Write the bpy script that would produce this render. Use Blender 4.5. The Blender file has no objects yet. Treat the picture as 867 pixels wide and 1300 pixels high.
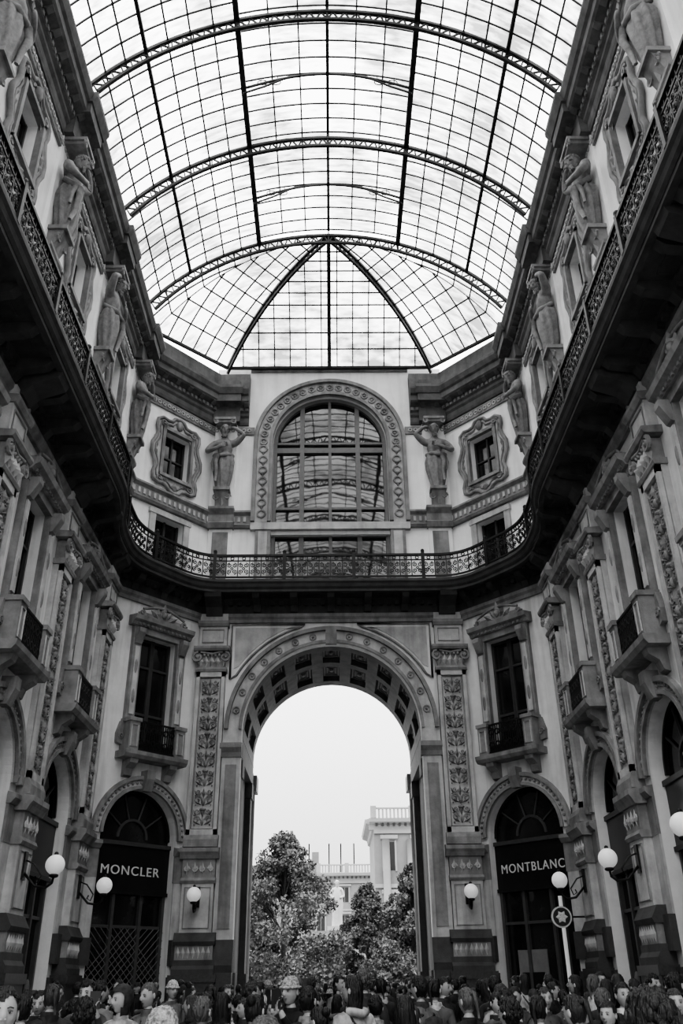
import bpy, bmesh, math, random
from mathutils import Vector, Matrix
random.seed(7)
pi=math.pi; sin=math.sin; cos=math.cos
# ------------------------------------------------------------ materials
MATS={}
def mat(name,c,rough=.8,var=.25,scale=3.,bump=.0,bscale=20.,metal=0.,emit=0.,spec=.3,streak=0.):
    m=bpy.data.materials.new(name); m.use_nodes=True; nt=m.node_tree; N=nt.nodes; L=nt.links
    b=N['Principled BSDF']
    b.inputs['Roughness'].default_value=rough; b.inputs['Metallic'].default_value=metal
    b.inputs['Specular IOR Level'].default_value=spec
    tc=N.new('ShaderNodeTexCoord')
    n=N.new('ShaderNodeTexNoise'); n.inputs['Scale'].default_value=scale; n.inputs['Detail'].default_value=8; n.inputs['Roughness'].default_value=.65
    L.new(tc.outputs['Object'],n.inputs['Vector'])
    r=N.new('ShaderNodeValToRGB'); lo=c*(1-var); hi=min(1,c*(1+var))
    r.color_ramp.elements[0].position=.3; r.color_ramp.elements[1].position=.7
    r.color_ramp.elements[0].color=(lo,lo,lo,1); r.color_ramp.elements[1].color=(hi,hi,hi,1)
    L.new(n.outputs['Fac'],r.inputs['Fac'])
    src=r.outputs['Color']
    if streak:
        mp=N.new('ShaderNodeMapping'); mp.inputs['Scale'].default_value=(2.2,2.2,.22)
        L.new(tc.outputs['Object'],mp.inputs['Vector'])
        n3=N.new('ShaderNodeTexNoise'); n3.inputs['Scale'].default_value=1.6; n3.inputs['Detail'].default_value=6
        L.new(mp.outputs[0],n3.inputs['Vector'])
        r3=N.new('ShaderNodeValToRGB'); r3.color_ramp.elements[0].position=.32; r3.color_ramp.elements[1].position=.52
        k=1-streak; r3.color_ramp.elements[0].color=(k,k,k,1); r3.color_ramp.elements[1].color=(1,1,1,1)
        L.new(n3.outputs['Fac'],r3.inputs['Fac'])
        mx=N.new('ShaderNodeMix'); mx.data_type='RGBA'; mx.blend_type='MULTIPLY'; mx.inputs[0].default_value=1
        L.new(src,mx.inputs[6]); L.new(r3.outputs['Color'],mx.inputs[7]); src=mx.outputs[2]
    L.new(src,b.inputs['Base Color'])
    if bump:
        n2=N.new('ShaderNodeTexNoise'); n2.inputs['Scale'].default_value=bscale; n2.inputs['Detail'].default_value=6
        L.new(tc.outputs['Object'],n2.inputs['Vector'])
        bp=N.new('ShaderNodeBump'); bp.inputs['Strength'].default_value=bump; bp.inputs['Distance'].default_value=.02
        L.new(n2.outputs['Fac'],bp.inputs['Height']); L.new(bp.outputs[0],b.inputs['Normal'])
    if emit:
        b.inputs['Emission Color'].default_value=(1,1,1,1); b.inputs['Emission Strength'].default_value=emit
    MATS[name]=m; return m
def rmat(name,stops,rough=.8,bs=(14.,14.,14.),bump=.4):
    m=bpy.data.materials.new(name); m.use_nodes=True; nt=m.node_tree; N=nt.nodes; L=nt.links
    b=N['Principled BSDF']; b.inputs['Roughness'].default_value=rough; b.inputs['Specular IOR Level'].default_value=.25
    o=N.new('ShaderNodeObjectInfo'); r=N.new('ShaderNodeValToRGB'); r.color_ramp.interpolation='CONSTANT'
    while len(r.color_ramp.elements)<len(stops): r.color_ramp.elements.new(.5)
    for e,(p,c) in zip(r.color_ramp.elements,stops): e.position=p; e.color=(c,c,c,1)
    mu=N.new('ShaderNodeMath'); mu.operation='MULTIPLY'; mu.inputs[1].default_value=1+len(name)*3.7
    fr=N.new('ShaderNodeMath'); fr.operation='FRACT'
    L.new(o.outputs['Random'],mu.inputs[0]); L.new(mu.outputs[0],fr.inputs[0]); L.new(fr.outputs[0],r.inputs['Fac'])
    tc=N.new('ShaderNodeTexCoord'); mp=N.new('ShaderNodeMapping'); mp.inputs['Scale'].default_value=bs; L.new(tc.outputs['Object'],mp.inputs['Vector'])
    n=N.new('ShaderNodeTexNoise'); n.inputs['Scale'].default_value=1.; n.inputs['Detail'].default_value=4; L.new(mp.outputs[0],n.inputs['Vector'])
    mr=N.new('ShaderNodeMapRange'); mr.inputs['From Min'].default_value=.35; mr.inputs['From Max'].default_value=.65; mr.inputs['To Min'].default_value=.45; mr.inputs['To Max'].default_value=1.5; L.new(n.outputs['Fac'],mr.inputs['Value'])
    mx=N.new('ShaderNodeMix'); mx.data_type='RGBA'; mx.blend_type='MULTIPLY'; mx.inputs[0].default_value=1
    L.new(r.outputs['Color'],mx.inputs[6]); L.new(mr.outputs[0],mx.inputs[7]); L.new(mx.outputs[2],b.inputs['Base Color'])
    bp=N.new('ShaderNodeBump'); bp.inputs['Strength'].default_value=bump; bp.inputs['Distance'].default_value=.03; L.new(n.outputs['Fac'],bp.inputs['Height']); L.new(bp.outputs[0],b.inputs['Normal'])
    MATS[name]=m
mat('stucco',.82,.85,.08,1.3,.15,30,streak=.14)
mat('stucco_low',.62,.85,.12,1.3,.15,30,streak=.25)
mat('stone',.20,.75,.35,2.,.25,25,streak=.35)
mat('stone_light',.40,.75,.25,2.,.2,25,streak=.3)
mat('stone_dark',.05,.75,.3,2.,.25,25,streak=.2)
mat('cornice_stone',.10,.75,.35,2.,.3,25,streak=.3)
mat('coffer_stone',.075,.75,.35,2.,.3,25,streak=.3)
mat('coffer_trim',.14,.75,.35,2.,.3,25)
mat('granite',.04,.35,.35,14.,.05,30)
mat('statue_stone',.17,.7,.4,6.,.2,30)
mat('iron',.007,.5,.3,10.)
mat('roof_iron',.014,.6,.3,5.)
mat('shop_dark',.008,.35,.3,4.)
mat('pane',.010,.08,.5,1.2,spec=.4)
mat('frame_wood',.04,.5,.2,8.)
mat('blind',.10,.8,.1,3.)
mat('globe_glass',.75,.3,.03,3.,emit=.25)
mat('sign_letter',.42,.5,.02,3.,emit=.06)
mat('display_white',.5,.6,.06,3.,emit=.3)
mat('display_grey',.14,.6,.2,3.)
mat('window_bar',.12,.5,.15,8.)
mat('shop_bar',.05,.5,.15,8.)
mat('bark',.03,.9,.3,6.,.4,20)
mat('leaf',.075,.7,.55,1.4)
mat('leaf2',.10,.7,.5,1.8)
mat('palace',.20,.85,.15,.5)
mat('palace_trim',.29,.85,.12,.5)
mat('palace_pane',.03,.3,.2,.5)
mat('skin',.26,.6,.1,12.)
mat('eye_white',.3,.3,.02); mat('eye_dark',.02,.3,.1); mat('lip',.14,.5,.1)
mat('shoe',.03,.5,.2)
mat('marble_statue',.42,.6,.1,4.)
rmat('jacket',[(0,.006),(.3,.016),(.5,.009),(.64,.04),(.78,.08),(.86,.010),(.95,.25)],bs=(9.,9.,5.))
rmat('trousers',[(0,.02),(.5,.05),(.8,.10)])
rmat('hair',[(0,.006),(.5,.011),(.75,.022),(.92,.05)],.45,(60.,60.,7.),.7)
rmat('knit',[(0,.22),(.25,.02),(.6,.06),(.85,.32)],.9,(50.,50.,50.),.8)
rmat('scarf',[(0,.02),(.3,.12),(.5,.012),(.88,.3)],.9)
def paving():
    m=bpy.data.materials.new('paving'); m.use_nodes=True; N=m.node_tree.nodes; L=m.node_tree.links; b=N['Principled BSDF']
    tc=N.new('ShaderNodeTexCoord'); br=N.new('ShaderNodeTexBrick'); br.inputs['Scale'].default_value=1.
    for k,c in (('Color1',.2),('Color2',.3),('Mortar',.08)): br.inputs[k].default_value=(c,c,c,1)
    L.new(tc.outputs['Object'],br.inputs['Vector']); L.new(br.outputs['Color'],b.inputs['Base Color'])
    b.inputs['Roughness'].default_value=.45; MATS['paving']=m
paving()
def roofglass():
    m=bpy.data.materials.new('roof_glass'); m.use_nodes=True; N=m.node_tree.nodes; L=m.node_tree.links
    N.remove(N['Principled BSDF']); out=N['Material Output']
    tr=N.new('ShaderNodeBsdfTransparent'); tr.inputs['Color'].default_value=(.85,.85,.85,1)
    tl=N.new('ShaderNodeBsdfTranslucent'); tl.inputs['Color'].default_value=(.22,.22,.22,1)
    tc=N.new('ShaderNodeTexCoord'); n=N.new('ShaderNodeTexNoise'); n.inputs['Scale'].default_value=.33; n.inputs['Detail'].default_value=7
    L.new(tc.outputs['Object'],n.inputs['Vector'])
    mp=N.new('ShaderNodeMapping'); mp.inputs['Scale'].default_value=(1.2,5.,1.2); L.new(tc.outputs['Object'],mp.inputs['Vector'])
    n2=N.new('ShaderNodeTexNoise'); n2.inputs['Scale'].default_value=1.3; n2.inputs['Detail'].default_value=4; L.new(mp.outputs[0],n2.inputs['Vector'])
    ad=N.new('ShaderNodeMath'); ad.operation='ADD'; L.new(n.outputs['Fac'],ad.inputs[0])
    mu=N.new('ShaderNodeMath'); mu.operation='MULTIPLY'; mu.inputs[1].default_value=.6; L.new(n2.outputs['Fac'],mu.inputs[0]); L.new(mu.outputs[0],ad.inputs[1])
    r=N.new('ShaderNodeMapRange'); r.inputs['From Min'].default_value=.72; r.inputs['From Max'].default_value=.98; r.inputs['To Min'].default_value=.06; r.inputs['To Max'].default_value=.95
    L.new(ad.outputs[0],r.inputs['Value'])
    mx=N.new('ShaderNodeMixShader'); L.new(r.outputs[0],mx.inputs[0]); L.new(tr.outputs[0],mx.inputs[1]); L.new(tl.outputs[0],mx.inputs[2])
    L.new(mx.outputs[0],out.inputs['Surface']); MATS['roof_glass']=m
roofglass()
def bigpane():
    m=bpy.data.materials.new('mirror_pane'); m.use_nodes=True; N=m.node_tree.nodes; b=N['Principled BSDF']
    b.inputs['Base Color'].default_value=(.085,.085,.085,1); b.inputs['Metallic'].default_value=.9; b.inputs['Roughness'].default_value=.03
    L=m.node_tree.links; n=N.new('ShaderNodeTexNoise'); n.inputs['Scale'].default_value=.8; bp=N.new('ShaderNodeBump'); bp.inputs['Strength'].default_value=.1; bp.inputs['Distance'].default_value=.04
    tc=N.new('ShaderNodeTexCoord'); L.new(tc.outputs['Object'],n.inputs['Vector']); L.new(n.outputs['Fac'],bp.inputs['Height']); L.new(bp.outputs[0],b.inputs['Normal'])
    MATS['mirror_pane']=m
bigpane()
# ------------------------------------------------------------ mesh builder
class Fr:
    def __init__(s,o,u):
        s.o=o; l=math.hypot(*u); s.u=(u[0]/l,u[1]/l); s.n=(s.u[1],-s.u[0])
    def P(s,u,n,z): return (s.o[0]+u*s.u[0]+n*s.n[0], s.o[1]+u*s.u[1]+n*s.n[1], z)
class MB:
    def __init__(s,name): s.name=name; s.v=[]; s.f=[]; s.m=[]; s.sm=[]; s.mats=[]
    def mi(s,m):
        if m not in s.mats: s.mats.append(m)
        return s.mats.index(m)
    def add(s,vs,fs,m,smooth=False):
        k=len(s.v); s.v.extend(vs); i=s.mi(m)
        for f in fs: s.f.append(tuple(a+k for a in f)); s.m.append(i); s.sm.append(smooth)
    def finish(s,origin=None,mesh_only=False):
        if origin: ox,oy,oz=origin; vs=[(a-ox,b-oy,c-oz) for a,b,c in s.v]
        else: vs=s.v
        me=bpy.data.meshes.new(s.name); me.from_pydata(vs,[],s.f)
        for m in s.mats: me.materials.append(MATS[m])
        me.polygons.foreach_set('material_index',s.m); me.polygons.foreach_set('use_smooth',s.sm); me.update()
        if mesh_only: return me
        ob=bpy.data.objects.new(s.name,me); bpy.context.scene.collection.objects.link(ob)
        if origin: ob.location=origin
        return ob
    def box(s,F,u0,u1,n0,n1,z0,z1,m):
        vs=[F.P(u,n,z) for z in (z0,z1) for n in (n0,n1) for u in (u0,u1)]
        s.add(vs,[(0,1,3,2),(4,6,7,5),(0,4,5,1),(2,3,7,6),(0,2,6,4),(1,5,7,3)],m)
    def prof(s,F,u0,u1,pts,m):
        k=len(pts); vs=[F.P(u0,n,z) for n,z in pts]+[F.P(u1,n,z) for n,z in pts]
        fs=[(i,(i+1)%k,(i+1)%k+k,i+k) for i in range(k)]+[tuple(range(k)),tuple(range(2*k-1,k-1,-1))]
        s.add(vs,fs,m)
    def plate(s,F,pts,n0,n1,m):
        k=len(pts); vs=[F.P(u,n0,z) for u,z in pts]+[F.P(u,n1,z) for u,z in pts]
        s.add(vs,[(i,(i+1)%k,(i+1)%k+k,i+k) for i in range(k)]+[tuple(range(k,2*k))],m)
    def ring(s,F,uc,zc,r0,r1,n0,n1,m,a0=0,a1=pi,seg=28):
        vs=[]
        for i in range(seg+1):
            a=a0+(a1-a0)*i/seg; c,d=cos(a),sin(a)
            vs+=[F.P(uc+r0*c,n0,zc+r0*d),F.P(uc+r0*c,n1,zc+r0*d),F.P(uc+r1*c,n1,zc+r1*d),F.P(uc+r1*c,n0,zc+r1*d)]
        fs=[]
        for i in range(seg):
            for j in range(3): fs.append((4*i+j,4*i+j+1,4*i+j+5,4*i+j+4))
        fs+= [(0,1,2,3),(4*seg,4*seg+3,4*seg+2,4*seg+1)]
        s.add(vs,fs,m)
    def disc(s,F,uc,n,zc,r,m,seg=20,th=.03):
        s.plate(F,[(uc+r*cos(2*pi*i/seg),zc+r*sin(2*pi*i/seg)) for i in range(seg)],n-th,n,m)
    def tube(s,pts,r,m,sides=5,closed=False,taper=None):
        pts=[Vector(p) for p in pts]; k=len(pts); vs=[]; fs=[]
        up=None
        for i,p in enumerate(pts):
            if closed: t=pts[(i+1)%k]-pts[i-1]
            else: t=pts[min(i+1,k-1)]-pts[max(i-1,0)]
            if t.length<1e-9: t=Vector((0,0,1))
            t.normalize()
            if up is None: up=Vector((0,0,1)) if abs(t.z)<.9 else Vector((1,0,0))
            a=t.cross(up)
            if a.length<1e-4: a=t.cross(Vector((.3,1,.2)))
            a.normalize(); b=a.cross(t).normalized(); up=b
            rr=r if taper is None else r*(1+(taper-1)*i/(k-1))
            for j in range(sides):
                q=p+rr*(a*cos(2*pi*(j+.5)/sides)+b*sin(2*pi*(j+.5)/sides)); vs.append((q.x,q.y,q.z))
        for i in range(k if closed else k-1):
            i2=(i+1)%k
            for j in range(sides): fs.append((i*sides+j,i*sides+(j+1)%sides,i2*sides+(j+1)%sides,i2*sides+j))
        if not closed: fs+=[tuple(range(sides)),tuple(range(k*sides-1,(k-1)*sides-1,-1))]
        s.add(vs,fs,m,sides>4)
    def ell(s,F,u,n,z,ru,rn,rz,m,a=8,b=6):
        vs=[]; fs=[]
        for i in range(b+1):
            t=pi*i/b
            for j in range(a):
                p=2*pi*j/a; vs.append(F.P(u+ru*sin(t)*cos(p),n+rn*sin(t)*sin(p),z+rz*cos(t)))
        for i in range(b):
            for j in range(a): fs.append((i*a+j,i*a+(j+1)%a,(i+1)*a+(j+1)%a,(i+1)*a+j))
        s.add(vs,fs,m,True)
    def leaf(s,F,u,n,z,ang,ln,w,th,m):
        c,d=cos(ang),sin(ang)
        def q(a,b,h): return F.P(u+a*c-b*d,n+h,z+a*d+b*c)
        s.add([q(0,0,0),q(ln*.5,w/2,0),q(ln,0,th*.4),q(ln*.5,-w/2,0),q(ln*.45,0,th)],[(0,3,4),(3,2,4),(2,1,4),(1,0,4)],m)
    def spiral(s,F,u,n,z,r,m,a0=0.,turns=1.5,dr=1,rad=.03,end=.15,k=14):
        pts=[]
        for i in range(k+1):
            t=i/k; rr=r*(1-(1-end)*t); a=a0+dr*turns*2*pi*t
            pts.append(F.P(u+rr*cos(a),n+.02*t,z+rr*sin(a)))
        s.tube(pts,rad,m,4)
    def archwall(s,F,u0,u1,z0,z1,uc,r,zs,n0,n1,m,seg=24):
        def quad(a,b,c,d): s.add([F.P(*a),F.P(*b),F.P(*c),F.P(*d)],[(0,1,2,3)],m)
        quad((u0,n1,z0),(uc-r,n1,z0),(uc-r,n1,z1),(u0,n1,z1))
        quad((uc+r,n1,z0),(u1,n1,z0),(u1,n1,z1),(uc+r,n1,z1))
        for i in range(seg):
            a,b=pi*i/seg,pi*(i+1)/seg
            p=(uc+r*cos(a),zs+r*sin(a)); q=(uc+r*cos(b),zs+r*sin(b))
            quad((p[0],n1,p[1]),(p[0],n1,z1),(q[0],n1,z1),(q[0],n1,q[1]))
            quad((p[0],n1,p[1]),(q[0],n1,q[1]),(q[0],n0,q[1]),(p[0],n0,p[1]))
        for e in (-1,1): quad((uc+e*r,n1,z0),(uc+e*r,n1,zs),(uc+e*r,n0,zs),(uc+e*r,n0,z0))
    def rectwall(s,F,u0,u1,z0,z1,a0,a1,b0,b1,n0,n1,m):
        def quad(a,b,c,d): s.add([F.P(*a),F.P(*b),F.P(*c),F.P(*d)],[(0,1,2,3)],m)
        for (x0,x1,y0,y1) in ((u0,a0,z0,z1),(a1,u1,z0,z1),(a0,a1,z0,b0),(a0,a1,b1,z1)):
            quad((x0,n1,y0),(x1,n1,y0),(x1,n1,y1),(x0,n1,y1))
        quad((a0,n1,b0),(a0,n1,b1),(a0,n0,b1),(a0,n0,b0)); quad((a1,n1,b0),(a1,n1,b1),(a1,n0,b1),(a1,n0,b0))
        quad((a0,n1,b0),(a1,n1,b0),(a1,n0,b0),(a0,n0,b0)); quad((a0,n1,b1),(a1,n1,b1),(a1,n0,b1),(a0,n0,b1))
    def sweep(s,path,pr,m,closed_prof=True,cap=True):
        k=len(path); K=len(pr); vs=[]
        nr=[]
        for i in range(k-1):
            dx,dy=path[i+1][0]-path[i][0],path[i+1][1]-path[i][1]; l=math.hypot(dx,dy); nr.append((dy/l,-dx/l))
        for i,p in enumerate(path):
            a=nr[max(i-1,0)]; b=nr[min(i,k-2)]; d=1+a[0]*b[0]+a[1]*b[1]; mx,my=(a[0]+b[0])/d,(a[1]+b[1])/d
            for n,z in pr: vs.append((p[0]+mx*n,p[1]+my*n,z))
        fs=[]
        for i in range(k-1):
            for j in range(K if closed_prof else K-1):
                j2=(j+1)%K; fs.append((i*K+j,i*K+j2,(i+1)*K+j2,(i+1)*K+j))
        if cap: fs+=[tuple(range(K)),tuple(range((k-1)*K+K-1,(k-1)*K-1,-1))]
        s.add(vs,fs,m)
# ------------------------------------------------------------ plan
HW=7.25; YC=27.2; FX=4.75; D=29.9; Y0=-6.
FL=Fr((-HW,0),(0,1)); FR=Fr((HW,0),(0,-1)); FE=Fr((0,D),(1,0))
CL=math.hypot(HW-FX,D-YC)
FCL=Fr((-(HW+FX)/2,(YC+D)/2),(HW-FX,D-YC)); FCR=Fr(((HW+FX)/2,(YC+D)/2),(HW-FX,YC-D))
PATH=[(-HW,Y0),(-HW,YC),(-FX,D),(FX,D),(HW,YC),(HW,Y0)]
PILY=[25.9,21.1,16.3,11.5,6.7]
BAYY=[23.5,18.7,13.9,9.1]
SEGS=[(FL,4.3,YC),(FCL,-CL/2,CL/2),(FE,-FX,FX),(FCR,-CL/2,CL/2),(FR,-YC,-4.3)]
wl=MB('wall_left'); wr=MB('wall_right'); we=MB('wall_end'); wcl=MB('wall_end_left'); wcr=MB('wall_end_right')
wn=[0]
# ------------------------------------------------------------ bays
def scroll_crest(B,F,uc,n,z,w,h,m):
    for e in (-1,1):
        B.spiral(F,uc+e*w*.42,n,z+h*.22,h*.24,m,a0=(0 if e>0 else pi),turns=1.4,dr=-e,rad=.045)
        pts=[F.P(uc+e*(w*.42-w*.42*t)+0,n+.03,z+h*(.45+.35*sin(pi/2*t))) for t in [i/6 for i in range(7)]]
        B.tube(pts,.05,m,5)
        B.leaf(F,uc+e*.1,n,z+.1,pi/2-e*.5,h*.7,h*.3,.1,m); B.leaf(F,uc+e*.22,n,z+.08,pi/2-e*1.0,h*.7,h*.3,.1,m)
    B.leaf(F,uc,n,z+.12,pi/2,h*.95,h*.4,.14,m)
    B.ell(F,uc,n+.05,z+h*.42,h*.17,.1,h*.2,m)
    B.box(F,uc-w*.45,uc+w*.45,n-.15,n,z,z+h*.3,m)
def window_low(F,uc):
    wn[0]+=1; B=MB('window_%d'%wn[0]); S='stone'
    hw=.75
    for e in (-1,1):
        a,b=sorted((uc+e*hw,uc+e*(hw+.34)))
        B.box(F,a,b,0,.16,8.25,12.25,S); B.box(F,a+.08,b-.08,.16,.21,9.4,11.7,'stone_light')
        B.ell(F,uc+e*(hw+.17),.2,10.0,.07,.05,.25,S); B.ell(F,uc+e*(hw+.17),.2,11.0,.07,.05,.25,S)
        B.prof(F,a+.04,b-.04,[(.1,11.75),(.24,11.8),(.42,12.15),(.42,12.3),(.1,12.3)],S)
        c=uc+e*(hw+.34)
        B.plate(F,[(c,9.2),(c+e*.10,9.15),(c+e*.22,8.75),(c+e*.2,8.45),(c,8.4)] if e>0 else [(c,8.4),(c+e*.2,8.45),(c+e*.22,8.75),(c+e*.10,9.15),(c,9.2)],0,.14,S)
        B.spiral(F,c+e*.08,.15,8.68,.12,S,dr=e,rad=.03)
        B.box(F,*sorted((uc+e*.72,uc+e*1.1)),.0,.5,8.2,9.12,S); B.box(F,*sorted((uc+e*.68,uc+e*1.14)),.0,.54,9.12,9.24,S)
        B.tube([F.P(uc+e*(.91+q*.12),.51,z) for q,z in ((-1,8.32),(1,8.32),(1,9.0),(-1,9.0))],.025,'stone_light',4,True)
        B.prof(F,*sorted((uc+e*.62,uc+e*.92)),[(0,7.45),(.14,7.5),(.2,7.7),(.42,7.85),(.46,8.0),(0,8.0)],S)
    B.box(F,uc-hw-.34,uc+hw+.34,0,.18,12.2,12.42,S)
    B.prof(F,uc-1.25,uc+1.25,[(0,12.42),(.25,12.42),(.3,12.52),(.42,12.58),(.46,12.72),(0,12.78)],S)
    for i in range(13): B.box(F,uc-1.05+i*.17,uc-.97+i*.17,.22,.32,12.44,12.52,S)
    scroll_crest(B,F,uc,.22,12.76,2.1,.62,S)
    B.prof(F,uc-1.22,uc+1.22,[(0,7.98),(.5,7.98),(.58,8.08),(.6,8.2),(0,8.2)],S)
    B.box(F,uc-.72,uc+.72,.4,.44,9.14,9.2,'iron'); B.box(F,uc-.72,uc+.72,.4,.44,8.26,8.31,'iron')
    for i in range(17):
        u=uc-.68+i*.085; B.box(F,u-.014,u+.014,.41,.43,8.3,9.15,'iron')
    for i in range(6):
        for z in (8.52,8.93): B.ring(F,uc-.6+i*.24,z,.07,.11,.405,.435,'iron',0,2*pi,8)
    B.add([F.P(uc-.72,.4,8.25),F.P(uc+.72,.4,8.25),F.P(uc+.72,.4,8.5),F.P(uc-.72,.4,8.5)],[(0,1,2,3)],'iron')
    B.box(F,uc-hw,uc+hw,-.36,-.33,8.4,12.2,'pane')
    for u in (uc-hw+.05,uc-.03,uc+.03,uc+hw-.05): B.box(F,u-.045,u+.045,-.34,-.25,8.4,12.2,'frame_wood')
    for z in (8.45,9.6,11.2,12.15): B.box(F,uc-hw,uc+hw,-.34,-.26,z-.04,z+.04,'frame_wood')
    B.finish()
def window_up(F,uc):
    wn[0]+=1; B=MB('window_%d'%wn[0]); S='stone'
    B.box(F,uc-.65,uc+.65,-.36,-.33,14.7,16.9,'pane')
    for u in (-.6,0,.6): B.box(F,uc+u-.04,uc+u+.04,-.34,-.26,14.7,16.9,'frame_wood')
    for e in (-1,1): B.box(F,*sorted((uc+e*.65,uc+e*.9)),0,.09,14.6,17.0,'stone_light')
    B.box(F,uc-.95,uc+.95,0,.12,16.9,17.1,'stone_light')
    w,zb,zt=.62,18.65,20.6; zc=(zb+zt)/2
    B.box(F,uc-w,uc+w,-.36,-.33,zb,zt,'pane')
    for u in (-w+.04,0,w-.04): B.box(F,uc+u-.035,uc+u+.035,-.34,-.26,zb,zt,'frame_wood')
    for z in (zb+.04,zc,zt-.04): B.box(F,uc-w,uc+w,-.34,-.27,z-.03,z+.03,'frame_wood')
    R=[(0,zt+.72),(.22,zt+.68),(.34,zt+.5),(.55,zt+.46),(.78,zt+.5),(1.0,zt+.34),(1.02,zt+.08),(.94,zt-.2),(1.0,zt-.45),(1.16,zc+.18),(1.16,zc-.18),(1.0,zb+.45),(.94,zb+.2),(1.02,zb-.08),(1.0,zb-.32),(.78,zb-.44),(.55,zb-.4),(.34,zb-.46),(.2,zb-.62),(0,zb-.66)]
    O=R+[(-a,b) for a,b in R[-2:0:-1]]
    I=[]
    for a,b in O:
        dx,dz=a,b-zc; t=max(abs(dx)/w,abs(dz)/((zt-zb)/2)); I.append((dx/t,zc+dz/t))
    k=len(O); vs=[F.P(uc+a,.09,b) for a,b in O]+[F.P(uc+a,.09,b) for a,b in I]+[F.P(uc+a,0,b) for a,b in O]
    fs=[(i,(i+1)%k,(i+1)%k+k,i+k) for i in range(k)]+[(i,(i+1)%k,(i+1)%k+2*k,i+2*k) for i in range(k)]
    B.add(vs,fs,'stone_light')
    B.tube([F.P(uc+a,.1,b) for a,b in O],.075,S,6,True)
    B.tube([F.P(uc+a*.86,.11,zc+(b-zc)*.88) for a,b in O],.035,S,5,True)
    for e in (-1,1):
        B.box(F,*sorted((uc+e*w,uc+e*(w+.13))),0,.17,zb-.13,zt+.13,S)
        for z in (zt+.28,zb-.24):
            B.spiral(F,uc+e*.72,.12,z,.15,S,dr=e,rad=.04); B.leaf(F,uc+e*.25,.1,z,0 if e>0 else pi,.4,.14,.08,S)
        B.leaf(F,uc+e*.95,.1,zc,pi/2,.35,.14,.08,S); B.leaf(F,uc+e*.95,.1,zc,-pi/2,.35,.14,.08,S)
    B.box(F,uc-w-.13,uc+w+.13,0,.17,zt,zt+.13,S); B.box(F,uc-w-.13,uc+w+.13,0,.2,zb-.13,zb,S)
    B.ell(F,uc,.14,zt+.42,.16,.1,.22,S); B.leaf(F,uc,.12,zb-.2,-pi/2,.4,.3,.1,S)
    B.finish()
def shopfront(F,uc,style=0):
    B=MB('shopfront'); r=1.42; zs=5.75; n=-.42
    pts=[(uc-r,0),(uc+r,0)]+[(uc+r*cos(pi*i/20),zs+r*sin(pi*i/20)) for i in range(21)]
    B.plate(F,pts,n-.05,n,'pane')
    B.box(F,uc-r,uc+r,n,n+.14,4.2,5.55,'shop_dark')
    B.box(F,uc-r,uc+r,n,n+.2,5.5,5.62,'frame_wood'); B.box(F,uc-r,uc+r,n,n+.2,4.12,4.22,'iron')
    B.ring(F,uc,zs,r-.09,r,n,n+.1,'iron',0,pi,24)
    B.ring(F,uc,zs,.5,.58,n,n+.06,'shop_bar',0,pi,14)
    for a in (pi/5,2*pi/5,3*pi/5,4*pi/5):
        B.tube([F.P(uc+.53*cos(a),n+.04,zs+.53*sin(a)),F.P(uc+r*cos(a),n+.04,zs+r*sin(a))],.03,'shop_bar',4)
    for u in (-r+.08,-.5,.5,r-.08): B.box(F,uc+u-.05,uc+u+.05,n,n+.12,0,4.2,'shop_bar')
    B.box(F,uc-r,uc+r,n,n+.14,0,.55,'shop_dark'); B.box(F,uc-r,uc+r,n,n+.08,3.2,3.28,'shop_bar')
    if style==1:
        for i in range(-12,13):
            for e in (-1,1):
                x0=uc+i*.22; z0=.6
                if e>0: t1=min(1,(uc+r-x0)/2.6); t0=max(0,(uc-r-x0)/2.6)
                else: t1=min(1,(x0-(uc-r))/2.6); t0=max(0,(x0-(uc+r))/2.6)
                if t1>t0: B.tube([F.P(x0+e*2.6*t0,n+.1,z0+2.6*t0),F.P(x0+e*2.6*t1,n+.1,z0+2.6*t1)],.011,'window_bar',4)
    elif style==2:
        B.box(F,uc-.95,uc+.1,n+.02,n+.06,.6,2.5,'display_grey'); B.box(F,uc-.8,uc-.05,n+.05,n+.1,1.2,1.9,'shop_dark')
        B.box(F,uc+.74,uc+.82,n+.02,n+.1,.6,3.9,'display_white')
    else:
        for u in (-.95,0,.95):
            B.box(F,uc+u-.3,uc+u+.3,n+.02,n+.05,.8,1.2,'window_bar'); B.ell(F,uc+u,n+.1,1.55,.12,.08,.32,'blind')
    B.finish()
def lower_bay(W,F,uc,hw,style=0):
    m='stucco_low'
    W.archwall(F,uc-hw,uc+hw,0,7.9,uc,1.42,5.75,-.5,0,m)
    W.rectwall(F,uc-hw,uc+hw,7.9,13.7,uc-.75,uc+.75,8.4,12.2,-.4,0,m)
    S='stone'
    W.ring(F,uc,5.75,1.42,1.8,0,.07,'stone_light'); W.ring(F,uc,5.75,1.7,1.82,.05,.17,S); W.ring(F,uc,5.75,1.42,1.52,.05,.14,S)
    for i in range(1,30):
        a=pi*i/30; W.ell(F,uc+1.61*cos(a),.09,5.75+1.61*sin(a),.05,.05,.05,S,5,4)
    W.prof(F,uc-.16,uc+.16,[(0,7.1),(.2,7.1),(.34,7.45),(.34,7.72),(0,7.72)],S)
    for e in (-1,1):
        a,b=sorted((uc+e*1.42,uc+e*hw))
        W.box(F,a-.03,b,0,.06,4.5,5.3,S); W.prof(F,a-.06,b,[(0,5.3),(.1,5.3),(.2,5.42),(.2,5.52),(0,5.56)],S)
        W.box(F,a,b,0,.1,0,1.9,'granite'); W.box(F,a,b,0,.16,2.2,2.9,'stone_dark'); W.box(F,a,b,0,.05,2.9,4.5,'stone_light')
    shopfront(F,uc,style); window_low(F,uc)
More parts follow.
